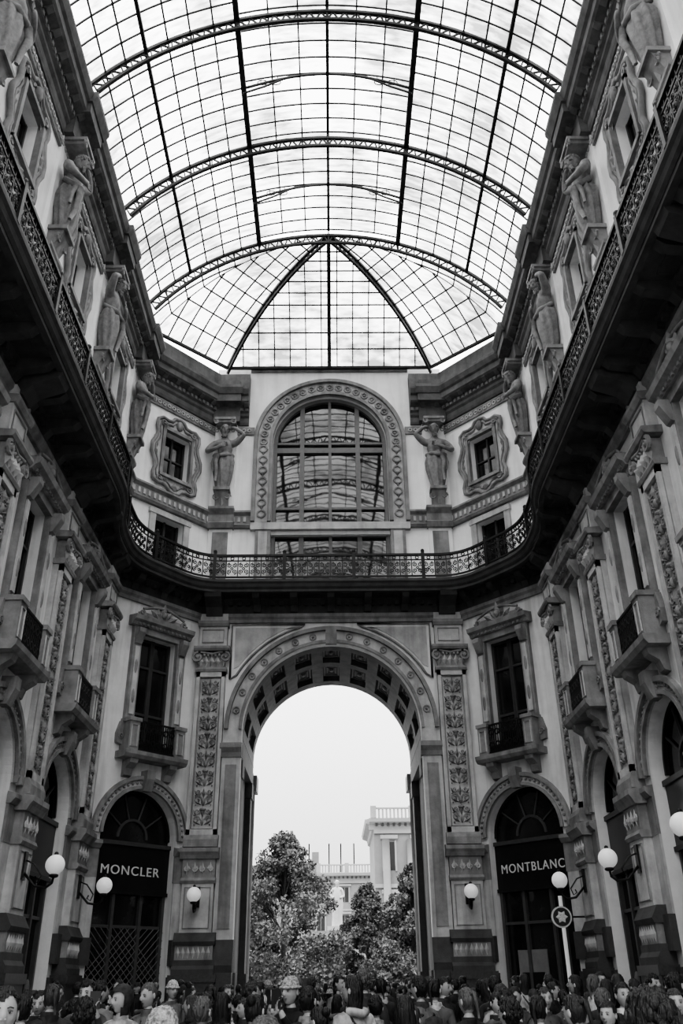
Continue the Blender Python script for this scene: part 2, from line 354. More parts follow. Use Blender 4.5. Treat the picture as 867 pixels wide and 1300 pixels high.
def upper_bay(W,F,uc,hw):
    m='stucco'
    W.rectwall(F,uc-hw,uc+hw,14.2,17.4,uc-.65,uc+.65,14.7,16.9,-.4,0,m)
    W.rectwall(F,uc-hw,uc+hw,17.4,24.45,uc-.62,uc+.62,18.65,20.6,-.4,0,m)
    window_up(F,uc)
for sgn,F,W in ((1,FL,wl),(-1,FR,wr)):
    for y in BAYY:
        lower_bay(W,F,sgn*y,2.4); upper_bay(W,F,sgn*y,2.4)
    for a,b in ((25.9,YC),(Y0,6.7)):
        u0,u1=sorted((sgn*a,sgn*b))
        for z0,z1,m in ((0,13.7,'stucco_low'),(14.2,24.45,'stucco')):
            W.add([F.P(u0,0,z0),F.P(u1,0,z0),F.P(u1,0,z1),F.P(u0,0,z1)],[(0,1,2,3)],m)
for F,W,st in ((FCL,wcl,1),(FCR,wcr,2)):
    lower_bay(W,F,0,CL/2,st); upper_bay(W,F,0,CL/2)
# ------------------------------------------------------------ end wall
AR=3.1; AZ=9.4; PD=5.0
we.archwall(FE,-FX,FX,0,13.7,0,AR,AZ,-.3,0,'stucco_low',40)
we.add([FE.P(-FX,0,13.7),FE.P(FX,0,13.7),FE.P(FX,0,14.4),FE.P(-FX,0,14.4)],[(0,1,2,3)],'stone_dark')
S='stone'
we.ring(FE,0,AZ,AR,AR+.55,0,.10,'stone_light',seg=48); we.ring(FE,0,AZ,AR+.46,AR+.6,.08,.24,S,seg=48); we.ring(FE,0,AZ,AR,AR+.1,.08,.18,S,seg=48)
for i in range(1,16):
    a=pi*i/16; we.ring(FE,(AR+.28)*cos(a),AZ+(AR+.28)*sin(a),.09,.13,.1,.15,S,0,2*pi,12); we.ell(FE,(AR+.28)*cos(a),.11,AZ+(AR+.28)*sin(a),.05,.05,.05,S)
we.prof(FE,-.2,.2,[(0,12.45),(.2,12.45),(.3,12.8),(.3,13.05),(0,13.05)],S)
for e in (-1,1):
    a,b=sorted((e*AR,e*3.72))
    we.box(FE,a,b,0,.12,0,8.5,'stone_light'); we.box(FE,a+.12,b-.12,.12,.15,3.2,8.2,S)
    we.prof(FE,a-.08,b+.04,[(0,8.45),(.16,8.45),(.2,8.6),(.3,8.75),(.3,8.9),(0,8.95)],S)
    we.box(FE,a,b,0,.12,8.95,9.4,'stone_light')
    we.box(FE,a-.04,b+.02,0,.25,0,2.0,'granite'); we.prof(FE,a-.05,b+.03,[(0,2.0),(.25,2.0),(.3,2.2),(.2,2.6),(.14,2.9),(0,2.9)],'stone_dark')
    pts=[(e*.95,13.25),(e*3.6,13.25),(e*3.6,11.2)]+[((AR+.8)*cos(t)*e,AZ+(AR+.8)*sin(t)) for t in [.52+i*(1.28-.52)/10 for i in range(11)]]
    we.tube([FE.P(u,.04,z) for u,z in pts],.045,S,5,True)
    k=[(e*1.25,13.13),(e*3.48,13.13),(e*3.48,11.6)]+[((AR+.92)*cos(t)*e,AZ+(AR+.92)*sin(t)) for t in [.60+i*(1.20-.60)/10 for i in range(11)]]
    we.plate(FE,k,0,.025,'stone_light')
WR=2.32; WZ=21.15
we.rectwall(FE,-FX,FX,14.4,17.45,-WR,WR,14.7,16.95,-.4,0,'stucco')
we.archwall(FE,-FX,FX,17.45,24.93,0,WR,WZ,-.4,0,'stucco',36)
we.ring(FE,0,WZ,WR,3.05,0,.12,'stone_light',seg=44); we.ring(FE,0,WZ,2.95,3.1,.1,.26,S,seg=44); we.ring(FE,0,WZ,WR,WR+.14,.1,.24,S,seg=44)
for i in range(0,23):
    a=pi*i/22; c=2.7; we.ring(FE,c*cos(a),WZ+c*sin(a),.1,.16,.12,.18,S,0,2*pi,12); we.ell(FE,c*cos(a),.13,WZ+c*sin(a),.06,.05,.06,S,6,4)
for e in (-1,1):
    we.box(FE,*sorted((e*WR,e*3.05)),0,.12,17.45,WZ,'stone_light'); we.box(FE,*sorted((e*2.95,e*3.1)),.1,.26,17.45,WZ,S); we.box(FE,*sorted((e*WR,e*(WR+.14))),.1,.24,17.45,WZ,S)
    z=17.8
    while z<WZ-.2:
        we.ring(FE,e*2.7,z,.12,.18,.12,.18,S,0,2*pi,12); we.leaf(FE,e*2.7,.12,z+.18,pi/2,.25,.16,.06,S); z+=.5
    we.box(FE,*sorted((e*WR,e*2.9)),0,.16,14.5,17.25,S); we.box(FE,*sorted((e*(WR+.12),e*2.78)),.16,.2,14.8,17.0,'stone_light')
we.box(FE,-3.1,3.1,0,.2,17.1,17.4,'stone_light')
wn[0]+=1
B=MB('window_%d'%wn[0])
B.plate(FE,[(-WR,14.7),(WR,14.7)]+[(WR*cos(pi*i/30),WZ+WR*sin(pi*i/30)) for i in range(31)],-.36,-.3,'mirror_pane')
B.ring(FE,0,WZ,WR-.16,WR,-.3,-.14,'window_bar',seg=36)
for e in (-1,1): B.box(FE,*sorted((e*WR,e*(WR-.16))),-.3,-.14,14.7,WZ,'window_bar')
for u,w in ((-1.14,.09),(0,.06),(1.14,.09)):
    h=math.sqrt(WR*WR-u*u); B.box(FE,u-w,u+w,-.3,-.16,14.7,WZ+h-.05,'window_bar')
for z,w in ((20.92,.12),(21.25,.05),(18.2,.05),(17.2,.28)):
    h=WR if z<WZ else math.sqrt(WR*WR-(z-WZ)**2); B.box(FE,-h,h,-.3,-.18,z-w,z+w,'window_bar')
B.finish()
pv=MB('archway_passage')
RV=AR+.2
def arcstrip(B,F,r,n0,n1,zc,m,seg=40):
    vs=[];fs=[]
    for i in range(seg+1):
        a=pi*i/seg; vs+=[F.P(r*cos(a),n0,zc+r*sin(a)),F.P(r*cos(a),n1,zc+r*sin(a))]
    for i in range(seg): fs.append((2*i,2*i+1,2*i+3,2*i+2))
    B.add(vs,fs,m)
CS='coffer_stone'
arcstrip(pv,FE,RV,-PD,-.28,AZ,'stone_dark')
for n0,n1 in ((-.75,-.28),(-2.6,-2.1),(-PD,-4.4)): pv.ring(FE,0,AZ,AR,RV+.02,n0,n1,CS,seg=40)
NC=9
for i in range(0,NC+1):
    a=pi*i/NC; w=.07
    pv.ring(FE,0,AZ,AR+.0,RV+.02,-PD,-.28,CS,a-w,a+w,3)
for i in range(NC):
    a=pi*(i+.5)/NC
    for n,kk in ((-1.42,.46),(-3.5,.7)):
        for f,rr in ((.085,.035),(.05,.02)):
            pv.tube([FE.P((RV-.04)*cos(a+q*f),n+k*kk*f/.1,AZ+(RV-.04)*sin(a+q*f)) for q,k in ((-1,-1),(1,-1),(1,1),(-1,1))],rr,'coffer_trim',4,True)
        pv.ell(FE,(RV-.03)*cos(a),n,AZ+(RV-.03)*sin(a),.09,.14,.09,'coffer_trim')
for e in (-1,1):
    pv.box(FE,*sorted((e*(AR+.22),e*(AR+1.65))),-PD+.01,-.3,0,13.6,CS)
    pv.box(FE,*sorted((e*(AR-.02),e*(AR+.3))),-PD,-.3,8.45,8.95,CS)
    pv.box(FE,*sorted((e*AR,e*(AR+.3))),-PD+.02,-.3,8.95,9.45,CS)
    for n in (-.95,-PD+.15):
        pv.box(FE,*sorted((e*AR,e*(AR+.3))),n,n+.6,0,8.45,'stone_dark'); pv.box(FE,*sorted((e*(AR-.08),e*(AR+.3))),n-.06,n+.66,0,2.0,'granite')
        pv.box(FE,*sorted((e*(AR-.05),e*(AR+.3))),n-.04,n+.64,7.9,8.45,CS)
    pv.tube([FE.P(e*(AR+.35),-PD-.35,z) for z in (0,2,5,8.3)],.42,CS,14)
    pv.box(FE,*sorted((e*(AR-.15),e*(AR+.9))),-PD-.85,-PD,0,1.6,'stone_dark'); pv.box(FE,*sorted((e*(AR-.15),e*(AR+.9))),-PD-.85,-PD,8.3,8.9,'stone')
pv.archwall(FE,-7,7,9.0,14.5,0,AR,AZ,-PD+.1,-PD,'palace',30)
pv.box(FE,AR+.3,6.95,-PD,-PD+.1,0,14.5,'palace'); pv.box(FE,-6.95,-AR-.3,-PD,-PD+.1,0,14.5,'palace')
pv.finish()
# ------------------------------------------------------------ pilasters
def pilaster(F,uc,name='relief_pilaster',w=1.0):
    B=MB(name); h=w/2; S='stone'
    B.box(F,uc-h-.18,uc+h+.18,0,.42,0,1.75,'granite'); B.box(F,uc-h-.22,uc+h+.22,0,.47,1.75,1.95,'granite')
    B.prof(F,uc-h-.14,uc+h+.14,[(0,1.95),(.4,1.95),(.4,2.1),(.34,2.2),(.34,2.35),(0,2.35)],'stone_dark')
    B.box(F,uc-h-.08,uc+h+.08,0,.32,2.35,2.75,S)
    for i in range(7): B.leaf(F,uc-h+.0+i*w/6.5+.02,.32,2.38,pi/2,.34,.13,.06,'stone_light')
    B.prof(F,uc-h-.14,uc+h+.14,[(0,2.75),(.36,2.75),(.4,2.85),(.32,2.98),(.26,3.1),(0,3.1)],'stone_dark')
    B.box(F,uc-h,uc+h,0,.26,3.1,4.5,'stone_light'); B.tube([F.P(uc+a*(h-.1),.27,z) for a,z in ((-1,3.22),(1,3.22),(1,4.38),(-1,4.38))],.03,S,4,True)
    B.prof(F,uc-h-.05,uc+h+.05,[(0,4.5),(.3,4.5),(.34,4.58),(.3,4.66),(0,4.66)],S)
    B.box(F,uc-h-.02,uc+h+.02,0,.28,4.66,5.22,S)
    for i in range(4):
        u=uc-h+w*(i+.5)/4; B.spiral(F,u,.3,4.92,.1,'stone_light',a0=i,dr=(-1)**i,rad=.028,k=10); B.leaf(F,u,.29,4.74,pi/2,.4,.12,.07,'stone_light')
    B.prof(F,uc-h-.12,uc+h+.12,[(0,5.22),(.34,5.22),(.4,5.34),(.46,5.42),(.46,5.54),(0,5.6)],S)
    B.prof(F,uc-h-.06,uc+h+.06,[(0,5.58),(.34,5.58),(.34,5.8),(.27,5.95),(0,5.95)],S)
    B.box(F,uc-h,uc+h,0,.17,5.95,11.4,'stone_light')
    for e in (-1,1): B.box(F,*sorted((uc+e*(h-.12),uc+e*h)),.16,.27,5.95,11.4,'stone_light')
    B.box(F,uc-h,uc+h,.16,.27,5.95,6.12,'stone_light'); B.box(F,uc-h,uc+h,.16,.27,11.22,11.4,'stone_light')
    B.tube([F.P(uc+a*(h-.15),.19,z) for a,z in ((-1,6.15),(1,6.15),(1,11.19),(-1,11.19))],.028,S,4,True)
    O='stone'; z=6.25; i=0
    while z<10.9:
        n=.18
        B.ell(F,uc,n+.02,z+.12,.05+.02*(i%2),.09,.13,O,6,5); B.leaf(F,uc,n,z+.2,pi/2,.38,.11,.12,O)
        for e in (-1,1):
            B.spiral(F,uc+e*.19,n+.03,z+.18,.12+.02*(i%2),O,a0=(pi if e>0 else 0),turns=1.3,dr=-e,rad=.026,k=12)
            B.spiral(F,uc+e*.17,n+.03,z+.43,.10,O,a0=(pi if e>0 else 0),turns=1.2,dr=e,rad=.022,k=10)
            B.leaf(F,uc+e*.05,n,z+.02,pi/2-e*1.1,.28,.08,.10,O); B.leaf(F,uc+e*.2,n,z+.3,pi/2-e*.5,.22,.07,.1,O)
            B.ell(F,uc+e*.27,n+.03,z+.32,.03,.04,.03,O,5,4); B.ell(F,uc+e*.25,n+.03,z+.02,.03,.04,.03,O,5,4)
        if i%2==0: B.ell(F,uc,n+.03,z+.5,.11,.08,.06,O,8,5)
        z+=.62; i+=1
    B.prof(F,uc-h-.05,uc+h+.05,[(0,11.4),(.3,11.4),(.33,11.48),(.3,11.55),(0,11.55)],S)
    B.box(F,uc-h+.04,uc+h-.04,0,.27,11.55,12.1,S)
    for i in range(5): B.leaf(F,uc-h+w*(i+.5)/5,.27,11.57,pi/2,.4,.2,.13,'stone_light')
    for e in (-1,1):
        B.spiral(F,uc+e*(h-.02),.36,11.92,.19,S,a0=pi/2,turns=1.6,dr=-e,rad=.05,k=16); B.ell(F,uc+e*(h-.02),.34,11.92,.06,.1,.06,S)
    B.tube([F.P(uc-h+.1,.36,12.1),F.P(uc,.34,12.03),F.P(uc+h-.1,.36,12.1)],.05,S,5)
    for i in range(5): B.ell(F,uc-.26+i*.13,.32,12.02,.05,.06,.07,'stone_light',6,5)
    B.prof(F,uc-h-.14,uc+h+.14,[(0,12.14),(.42,12.14),(.47,12.22),(.47,12.3),(0,12.34)],S)
    B.box(F,uc-h,uc+h,0,.24,12.32,13.6,'stone_light'); B.tube([F.P(uc+a*(h-.12),.25,z) for a,z in ((-1,12.5),(1,12.5),(1,12.98),(-1,12.98))],.03,S,4,True)
    B.prof(F,uc-h-.05,uc+h+.05,[(0,13.1),(.3,13.1),(.36,13.2),(.36,13.3),(0,13.34)],S)
    q=.55 if abs(uc)>25 else 1.
    B.prof(F,uc-.3,uc+.3,[(0,13.5),(.3*q,13.5),(.5*q,13.75),(1.05*q,13.95),(1.15*q,14.15),(0,14.15)],'stone_dark')
    B.finish()
PIL=[(FL,y) for y in PILY]+[(FR,-y) for y in PILY]+[(FE,-4.25),(FE,4.25)]
for F,u in PIL: pilaster(F,u)
# ------------------------------------------------------------ entablatures, balcony, cornice
en=MB('trim_entablature')
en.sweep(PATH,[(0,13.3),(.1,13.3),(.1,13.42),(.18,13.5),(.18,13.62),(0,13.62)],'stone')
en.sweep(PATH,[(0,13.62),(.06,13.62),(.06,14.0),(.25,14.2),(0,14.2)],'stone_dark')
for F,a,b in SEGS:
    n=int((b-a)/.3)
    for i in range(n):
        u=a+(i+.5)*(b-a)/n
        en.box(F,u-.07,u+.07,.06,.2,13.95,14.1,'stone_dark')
en.finish()
sc=MB('trim_string_course')
for path in (PATH[:3]+[(-3.1,D)],[(3.1,D)]+PATH[3:]):
    sc.sweep(path,[(0,17.2),(.14,17.2),(.2,17.3),(.1,17.38),(.1,17.74),(.22,17.84),(.22,17.92),(0,17.95)],'stone')
    sc.sweep(path,[(0,21.55),(.08,21.55),(.08,21.9),(0,21.9)],'stone')
for F,a,b in SEGS:
    n=int((b-a)/.22)
    for i in range(n):
        u=a+(i+.5)*(b-a)/n
        if F is FE and abs(u)<3.15: continue
        sc.ring(F,u,21.725,.05,.09,.08,.12,'stone_light',0,2*pi,8)
        sc.box(F,u-.07,u+.03,.1,.14,17.46,17.66,'stone_light')
sc.finish()
def rounded(path,c,seg=7):
    out=[path[0]]
    for i in range(1,len(path)-1):
        p=Vector(path[i]); a=(Vector(path[i-1])-p).normalized()*c+p; b=(Vector(path[i+1])-p).normalized()*c+p
        for k in range(seg+1):
            t=k/seg; q=a*(1-t)**2+p*2*t*(1-t)+b*t*t; out.append((q.x,q.y))
    out.append(path[-1]); return out
half=[(-5.95,Y0),(-5.95,22.3),(-6.5,24.1),(-6.5,26.35),(-4.7,28.65)]
BP=rounded(half+[(-x,y) for x,y in half[::-1]],.85)
bal=MB('balcony')
bal.sweep(BP,[(-1.4,14.2),(-.12,14.2),(-.06,14.26),(-.02,14.36),(.04,14.42),(.04,14.52),(-1.4,14.52)],'stone_dark')
bal.sweep(BP,[(-.3,14.1),(-.14,14.1),(-.14,14.2),(-.3,14.2)],'stone_dark')
bal.sweep(BP,[(-.06,15.42),(.04,15.42),(.04,15.5),(-.06,15.5)],'iron',cap=False)
bal.sweep(BP,[(-.04,14.58),(.01,14.58),(.01,14.64),(-.04,14.64)],'iron',cap=False)
bal.sweep(BP,[(-.03,15.24),(.0,15.24),(.0,15.28),(-.03,15.28)],'iron',cap=False)
def walk(path,step,y_min=4.0):
    L=[0]
    for i in range(len(path)-1): L.append(L[-1]+math.dist(path[i],path[i+1]))
    n=int(L[-1]/step); j=0
    for k in range(n):
        s=(k+.5)*L[-1]/n
        while L[j+1]<s: j+=1
        t=(s-L[j])/(L[j+1]-L[j]); a,b=path[j],path[j+1]
        o=(a[0]+(b[0]-a[0])*t,a[1]+(b[1]-a[1])*t)
        if o[1]>y_min: yield k,Fr(o,(b[0]-a[0],b[1]-a[1]))
for k,F in walk(BP,.42):
    if k%6==0:
        bal.box(F,-.06,.06,-.07,.05,14.5,15.56,'iron'); bal.ell(F,0,-.01,15.62,.07,.07,.08,'iron')
        for e in (-1,1): bal.spiral(F,e*.12,-.01,14.85,.1,'iron',dr=e,rad=.018,k=8)
    else:
        bal.box(F,-.016,.016,-.03,-.0,14.62,15.45,'iron')
    bal.ring(F,.21,15.35,.045,.075,-.03,-.0,'iron',0,2*pi,8)
    for e in (-1,1):
        bal.spiral(F,.21+e*.09,-.015,15.08,.1,'iron',a0=pi/2,dr=-e,rad=.02,k=9)
        bal.spiral(F,.21+e*.09,-.015,14.82,.1,'iron',a0=-pi/2,dr=e,rad=.02,k=9)
    bal.ring(F,.21,14.95,.03,.06,-.03,-.0,'iron',0,2*pi,6)
for F,a,b in SEGS:
    n=max(1,int((b-a)/1.2))
    for i in range(n):
        u=a+(i+.5)*(b-a)/n
        q=.58 if ((F in (FL,FR) and abs(u)>23) or F in (FCL,FCR)) else 1.
        bal.prof(F,u-.13,u+.13,[(0,13.7),(.15*q,13.7),(.3*q,13.9),(.85*q,13.98),(1.0*q,14.12),(1.0*q,14.22),(0,14.22)],'stone_dark')
    for i in range(n+1):
        u=a+i*(b-a)/n
        if q<1 and abs(u)>23: continue
        bal.tube([F.P(u+.0+q2*.28,.42+k*.2,14.19) for q2,k in ((-1,-1),(1,-1),(1,1),(-1,1))],.03,'stone_dark',4,True)
bal.finish()
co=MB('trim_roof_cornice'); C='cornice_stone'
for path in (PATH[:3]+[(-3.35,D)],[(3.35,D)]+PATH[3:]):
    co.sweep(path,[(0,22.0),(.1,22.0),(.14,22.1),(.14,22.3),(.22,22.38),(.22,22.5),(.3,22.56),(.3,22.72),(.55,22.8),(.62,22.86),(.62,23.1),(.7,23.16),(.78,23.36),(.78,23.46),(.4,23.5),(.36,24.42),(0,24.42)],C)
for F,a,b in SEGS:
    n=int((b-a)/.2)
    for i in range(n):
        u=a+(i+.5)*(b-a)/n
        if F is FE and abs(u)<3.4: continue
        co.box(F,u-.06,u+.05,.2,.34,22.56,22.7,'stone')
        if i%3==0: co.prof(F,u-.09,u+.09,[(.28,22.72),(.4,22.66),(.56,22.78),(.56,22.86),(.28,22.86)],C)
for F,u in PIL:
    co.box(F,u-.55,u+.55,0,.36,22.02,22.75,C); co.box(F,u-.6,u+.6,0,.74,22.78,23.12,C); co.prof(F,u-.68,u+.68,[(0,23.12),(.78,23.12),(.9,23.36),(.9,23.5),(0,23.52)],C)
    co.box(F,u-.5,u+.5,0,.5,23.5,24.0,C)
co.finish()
we.box(FE,-3.35,3.35,-.1,.12,24.75,24.95,'stone')
for W in (wl,wr,we,wcl,wcr): W.finish()
up=MB('trim_upper_pilasters')
for F,u in PIL:
    up.box(F,u-.45,u+.45,0,.1,14.5,22.0,'stucco'); up.box(F,u-.3,u+.3,.1,.16,15.0,17.0,'stone')
    up.prof(F,u-.5,u+.5,[(0,17.15),(.25,17.15),(.32,17.35),(.2,17.45),(.2,17.75),(.35,17.95),(.35,18.05),(0,18.05)],'stone')
up.finish()
# ------------------------------------------------------------ figures
def skin(verts,edges,radii,roots=(0,),sub=1):
    me=bpy.data.meshes.new('t'); bm=bmesh.new(); ly=bm.verts.layers.skin.verify()
    vs=[bm.verts.new(v) for v in verts]
    for v,r in zip(vs,radii): v[ly].radius=r if isinstance(r,tuple) else (r,r)
    for i in roots: vs[i][ly].use_root=True
    for a,b in edges: bm.edges.new((vs[a],vs[b]))
    bm.to_mesh(me); bm.free()
    ob=bpy.data.objects.new('t',me); bpy.context.scene.collection.objects.link(ob)
    ob.modifiers.new('s','SKIN').use_smooth_shade=True
    m=ob.modifiers.new('b','SUBSURF'); m.levels=sub
    dg=bpy.context.evaluated_depsgraph_get(); em=bpy.data.meshes.new_from_object(ob.evaluated_get(dg))
    V=[tuple(v.co) for v in em.vertices]; Fc=[tuple(p.vertices) for p in em.polygons]
    bpy.data.objects.remove(ob); bpy.data.meshes.remove(em); bpy.data.meshes.remove(me)
    return V,Fc
def sphere_pts(a=28,b=22):
    P=[];Fc=[]
    for i in range(b+1):
        t=pi*i/b
        for j in range(a):
            p=2*pi*j/a; P.append((sin(t)*sin(p),-sin(t)*cos(p),cos(t)))
    for i in range(b):
        for j in range(a): Fc.append((i*a+j,i*a+(j+1)%a,(i+1)*a+(j+1)%a,(i+1)*a+j))
    return P,Fc
SP,SF=sphere_pts()
def headshape(x,y,z,k=1.):
    g=lambda d,s: math.exp(-d*d/(2*s*s))
    lat=math.sqrt(max(1e-6,1-z*z)); full=lat**.75/lat if lat>.05 else 1.
    X=x*.077*full*(1-.30*max(0,-z)**1.5); Y=y*.097*full*(1-.12*max(0,-z)); Z=z*.116
    if y>0 and z<-.2: Y*=1-.45*(-z-.2)
    if y<0:
        Y-= .030*g(x,.12)*g(z+.16,.14)+.016*g(x,.10)*g(z+.02,.12)
        Y-= .007*g(x,.3)*g(z-.2,.1)
        Y+= .014*(g(x-.4,.17)+g(x+.4,.17))*g(z-.05,.11)
        Y-= .014*g(x,.25)*g(z+.85,.14)
        Y-= .007*g(x,.22)*g(z+.5,.06)
        Y-= .006*(g(x-.55,.15)+g(x+.55,.15))*g(z+.2,.15)
    return X*k,Y*k,Z*k
def add_head(B,c,sc,yaw,tilt,hair,mats):
    sk,hr,ew,ed,lp=mats
    R=Matrix.Rotation(yaw,3,'Z')@Matrix.Rotation(tilt,3,'X'); c=Vector(c)
    T=lambda p: tuple(c+R@(Vector(p)*sc))
    B.add([T(headshape(*p)) for p in SP],SF,sk,True)
    def e(x,y,z,a,b,d,m,q=10,r=6):
        vs=[];fs=[]
        for i in range(r+1):
            t=pi*i/r
            for j in range(q):
                p=2*pi*j/q; vs.append(T((x+a*sin(t)*cos(p),y+b*sin(t)*sin(p),z+d*cos(t))))
        for i in range(r):
            for j in range(q): fs.append((i*q+j,i*q+(j+1)%q,(i+1)*q+(j+1)%q,(i+1)*q+j))
        B.add(vs,fs,m,True)
    for s in (-1,1):
        e(s*.031,-.079,.006,.013,.010,.0065,ew); e(s*.031,-.0875,.006,.006,.004,.006,ed,8,4)
        B.tube([T((s*.014,-.093,.024)),T((s*.03,-.095,.029)),T((s*.048,-.085,.024))],.003*sc,hr,4)
        B.tube([T((s*.017,-.088,.011)),T((s*.031,-.092,.0135)),T((s*.046,-.084,.010))],.002*sc,ed,4)
        e(s*.081,.010,-.006,.009,.019,.031,sk)
        e(s*.009,-.112,-.026,.007,.008,.006,sk,6,4)
    e(0,-.094,-.053,.023,.009,.0048,lp); e(0,-.092,-.061,.019,.009,.0055,lp); B.tube([T((-.022,-.098,-.057)),T((0,-.1035,-.0565)),T((.022,-.098,-.057))],.0018*sc,ed,4)
    def shell(cond,k,m,fz=None):
        idx={};vs=[];fs=[]
        for f in SF:
            cc=[sum(SP[i][a] for i in f)/4 for a in range(3)]
            if not cond(*cc): continue
            ff=[]
            for i in f:
                if i not in idx:
                    x,y,z=SP[i]; X,Y,Z=headshape(x,y,z,k)
                    if y<0:
                        lat=math.sqrt(max(1e-6,1-z*z)); full=lat**.75/lat if lat>.05 else 1.; Y=y*.097*full*k
                    if fz: X,Y,Z=fz(x,y,z,X,Y,Z)
                    q=.0045*sin(23*x+9*z)*cos(17*y+5*z)+.003*sin(41*x+31*y)
                    idx[i]=len(vs); vs.append(T((X*(1+q*9),Y*(1+q*9)+.003,Z+.003+q)))
                ff.append(idx[i])
            fs.append(tuple(ff))
        B.add(vs,fs,m,True)
    short=lambda x,y,z: z>.52+.12*sin(5*x) or (y>-.30 and z>.12) or (y>.02 and z>-.62)
    def tufts(n,lo,r0):
        rr=random.Random(n)
        for i in range(n):
            a=rr.uniform(-pi,pi); zz=rr.uniform(lo,.97)
            if abs(a)>2.0 and zz<.6: continue
            l=math.sqrt(1-zz*zz); e(.080*l*sin(a),.100*l*cos(a)+.004,.120*zz,r0*rr.uniform(.7,1.3),r0*rr.uniform(.7,1.3),r0*rr.uniform(.8,1.6),hr,6,4)
    if hair=='short': shell(short,1.08,hr); tufts(60,.1,.014)
    elif hair=='curly': shell(short,1.10,hr); tufts(110,-.2,.021)
    elif hair=='long':
        def fz(x,y,z,X,Y,Z):
            if z<.1 and y>-.35:
                lat=math.sqrt(max(1e-6,1-z*z)); n=max(lat,.3); d=(.1-z)
                X=x/n*.092*(1+.15*d)+.008*sin(30*x); Y=y/n*.100 if y>0 else y/n*.05; Y+=.01; Z=.012-(d)*.24+.015*sin(19*x+7*y)
            return X,Y,Z
        shell(lambda x,y,z: z>.55 or (y>-.32 and z>.1) or (y>-.2 and z>-.93),1.12,hr,fz)
    elif hair=='pony':
        shell(short,1.07,hr); B.tube([T(p) for p in ((0,.10,.06),(0,.135,.05),(.01,.15,-.02),(0,.14,-.10),(-.01,.13,-.17))],.028*sc,hr,7,taper=.4)
    elif hair=='bun': shell(short,1.08,hr); e(0,.105,.07,.045,.045,.045,hr)
    elif hair=='beanie':
        shell(short,1.06,hr); shell(lambda x,y,z: z>.25,1.15,'knit')
        vs=[(sin(t)*.092,-cos(t)*.110,.036) for t in [2*pi*i/20 for i in range(20)]]
        B.tube([T(v) for v in vs],.014*sc,'knit',6,True)
    elif hair=='cap':
        shell(short,1.06,hr); shell(lambda x,y,z: z>.3,1.13,'trousers')
        B.add([T((.07*sin(a),-.07*cos(a)-q*.08*max(0,cos(a)),.045-.02*q)) for q in (0,1) for a in [-1.4+2.8*i/10 for i in range(11)]],[(i,i+1,i+12,i+11) for i in range(10)],'trousers',True)
    elif hair=='hood':
        shell(lambda x,y,z: z>.5 or y>-.3,1.26,'trousers',lambda x,y,z,X,Y,Z:(X,Y,Z if z>-.5 else Z-.04))
    elif hair=='statue':
        shell(short,1.10,hr)
        rr=random.Random(3)
        for i in range(70):
            a=rr.uniform(-2.4,2.4); zz=rr.uniform(-.1,.95)
            if abs(a)>1.9 and zz<.45: continue
            l=math.sqrt(1-zz*zz); e(.086*l*sin(a),.106*l*cos(a),.122*zz,.019,.019,.019,hr,6,4)
        for i in range(26):
            a=rr.uniform(-1.1,1.1); e(.06*sin(a),-.085*cos(a)-.002,-.075-rr.random()*.06,.017,.017,.022,hr,6,4)
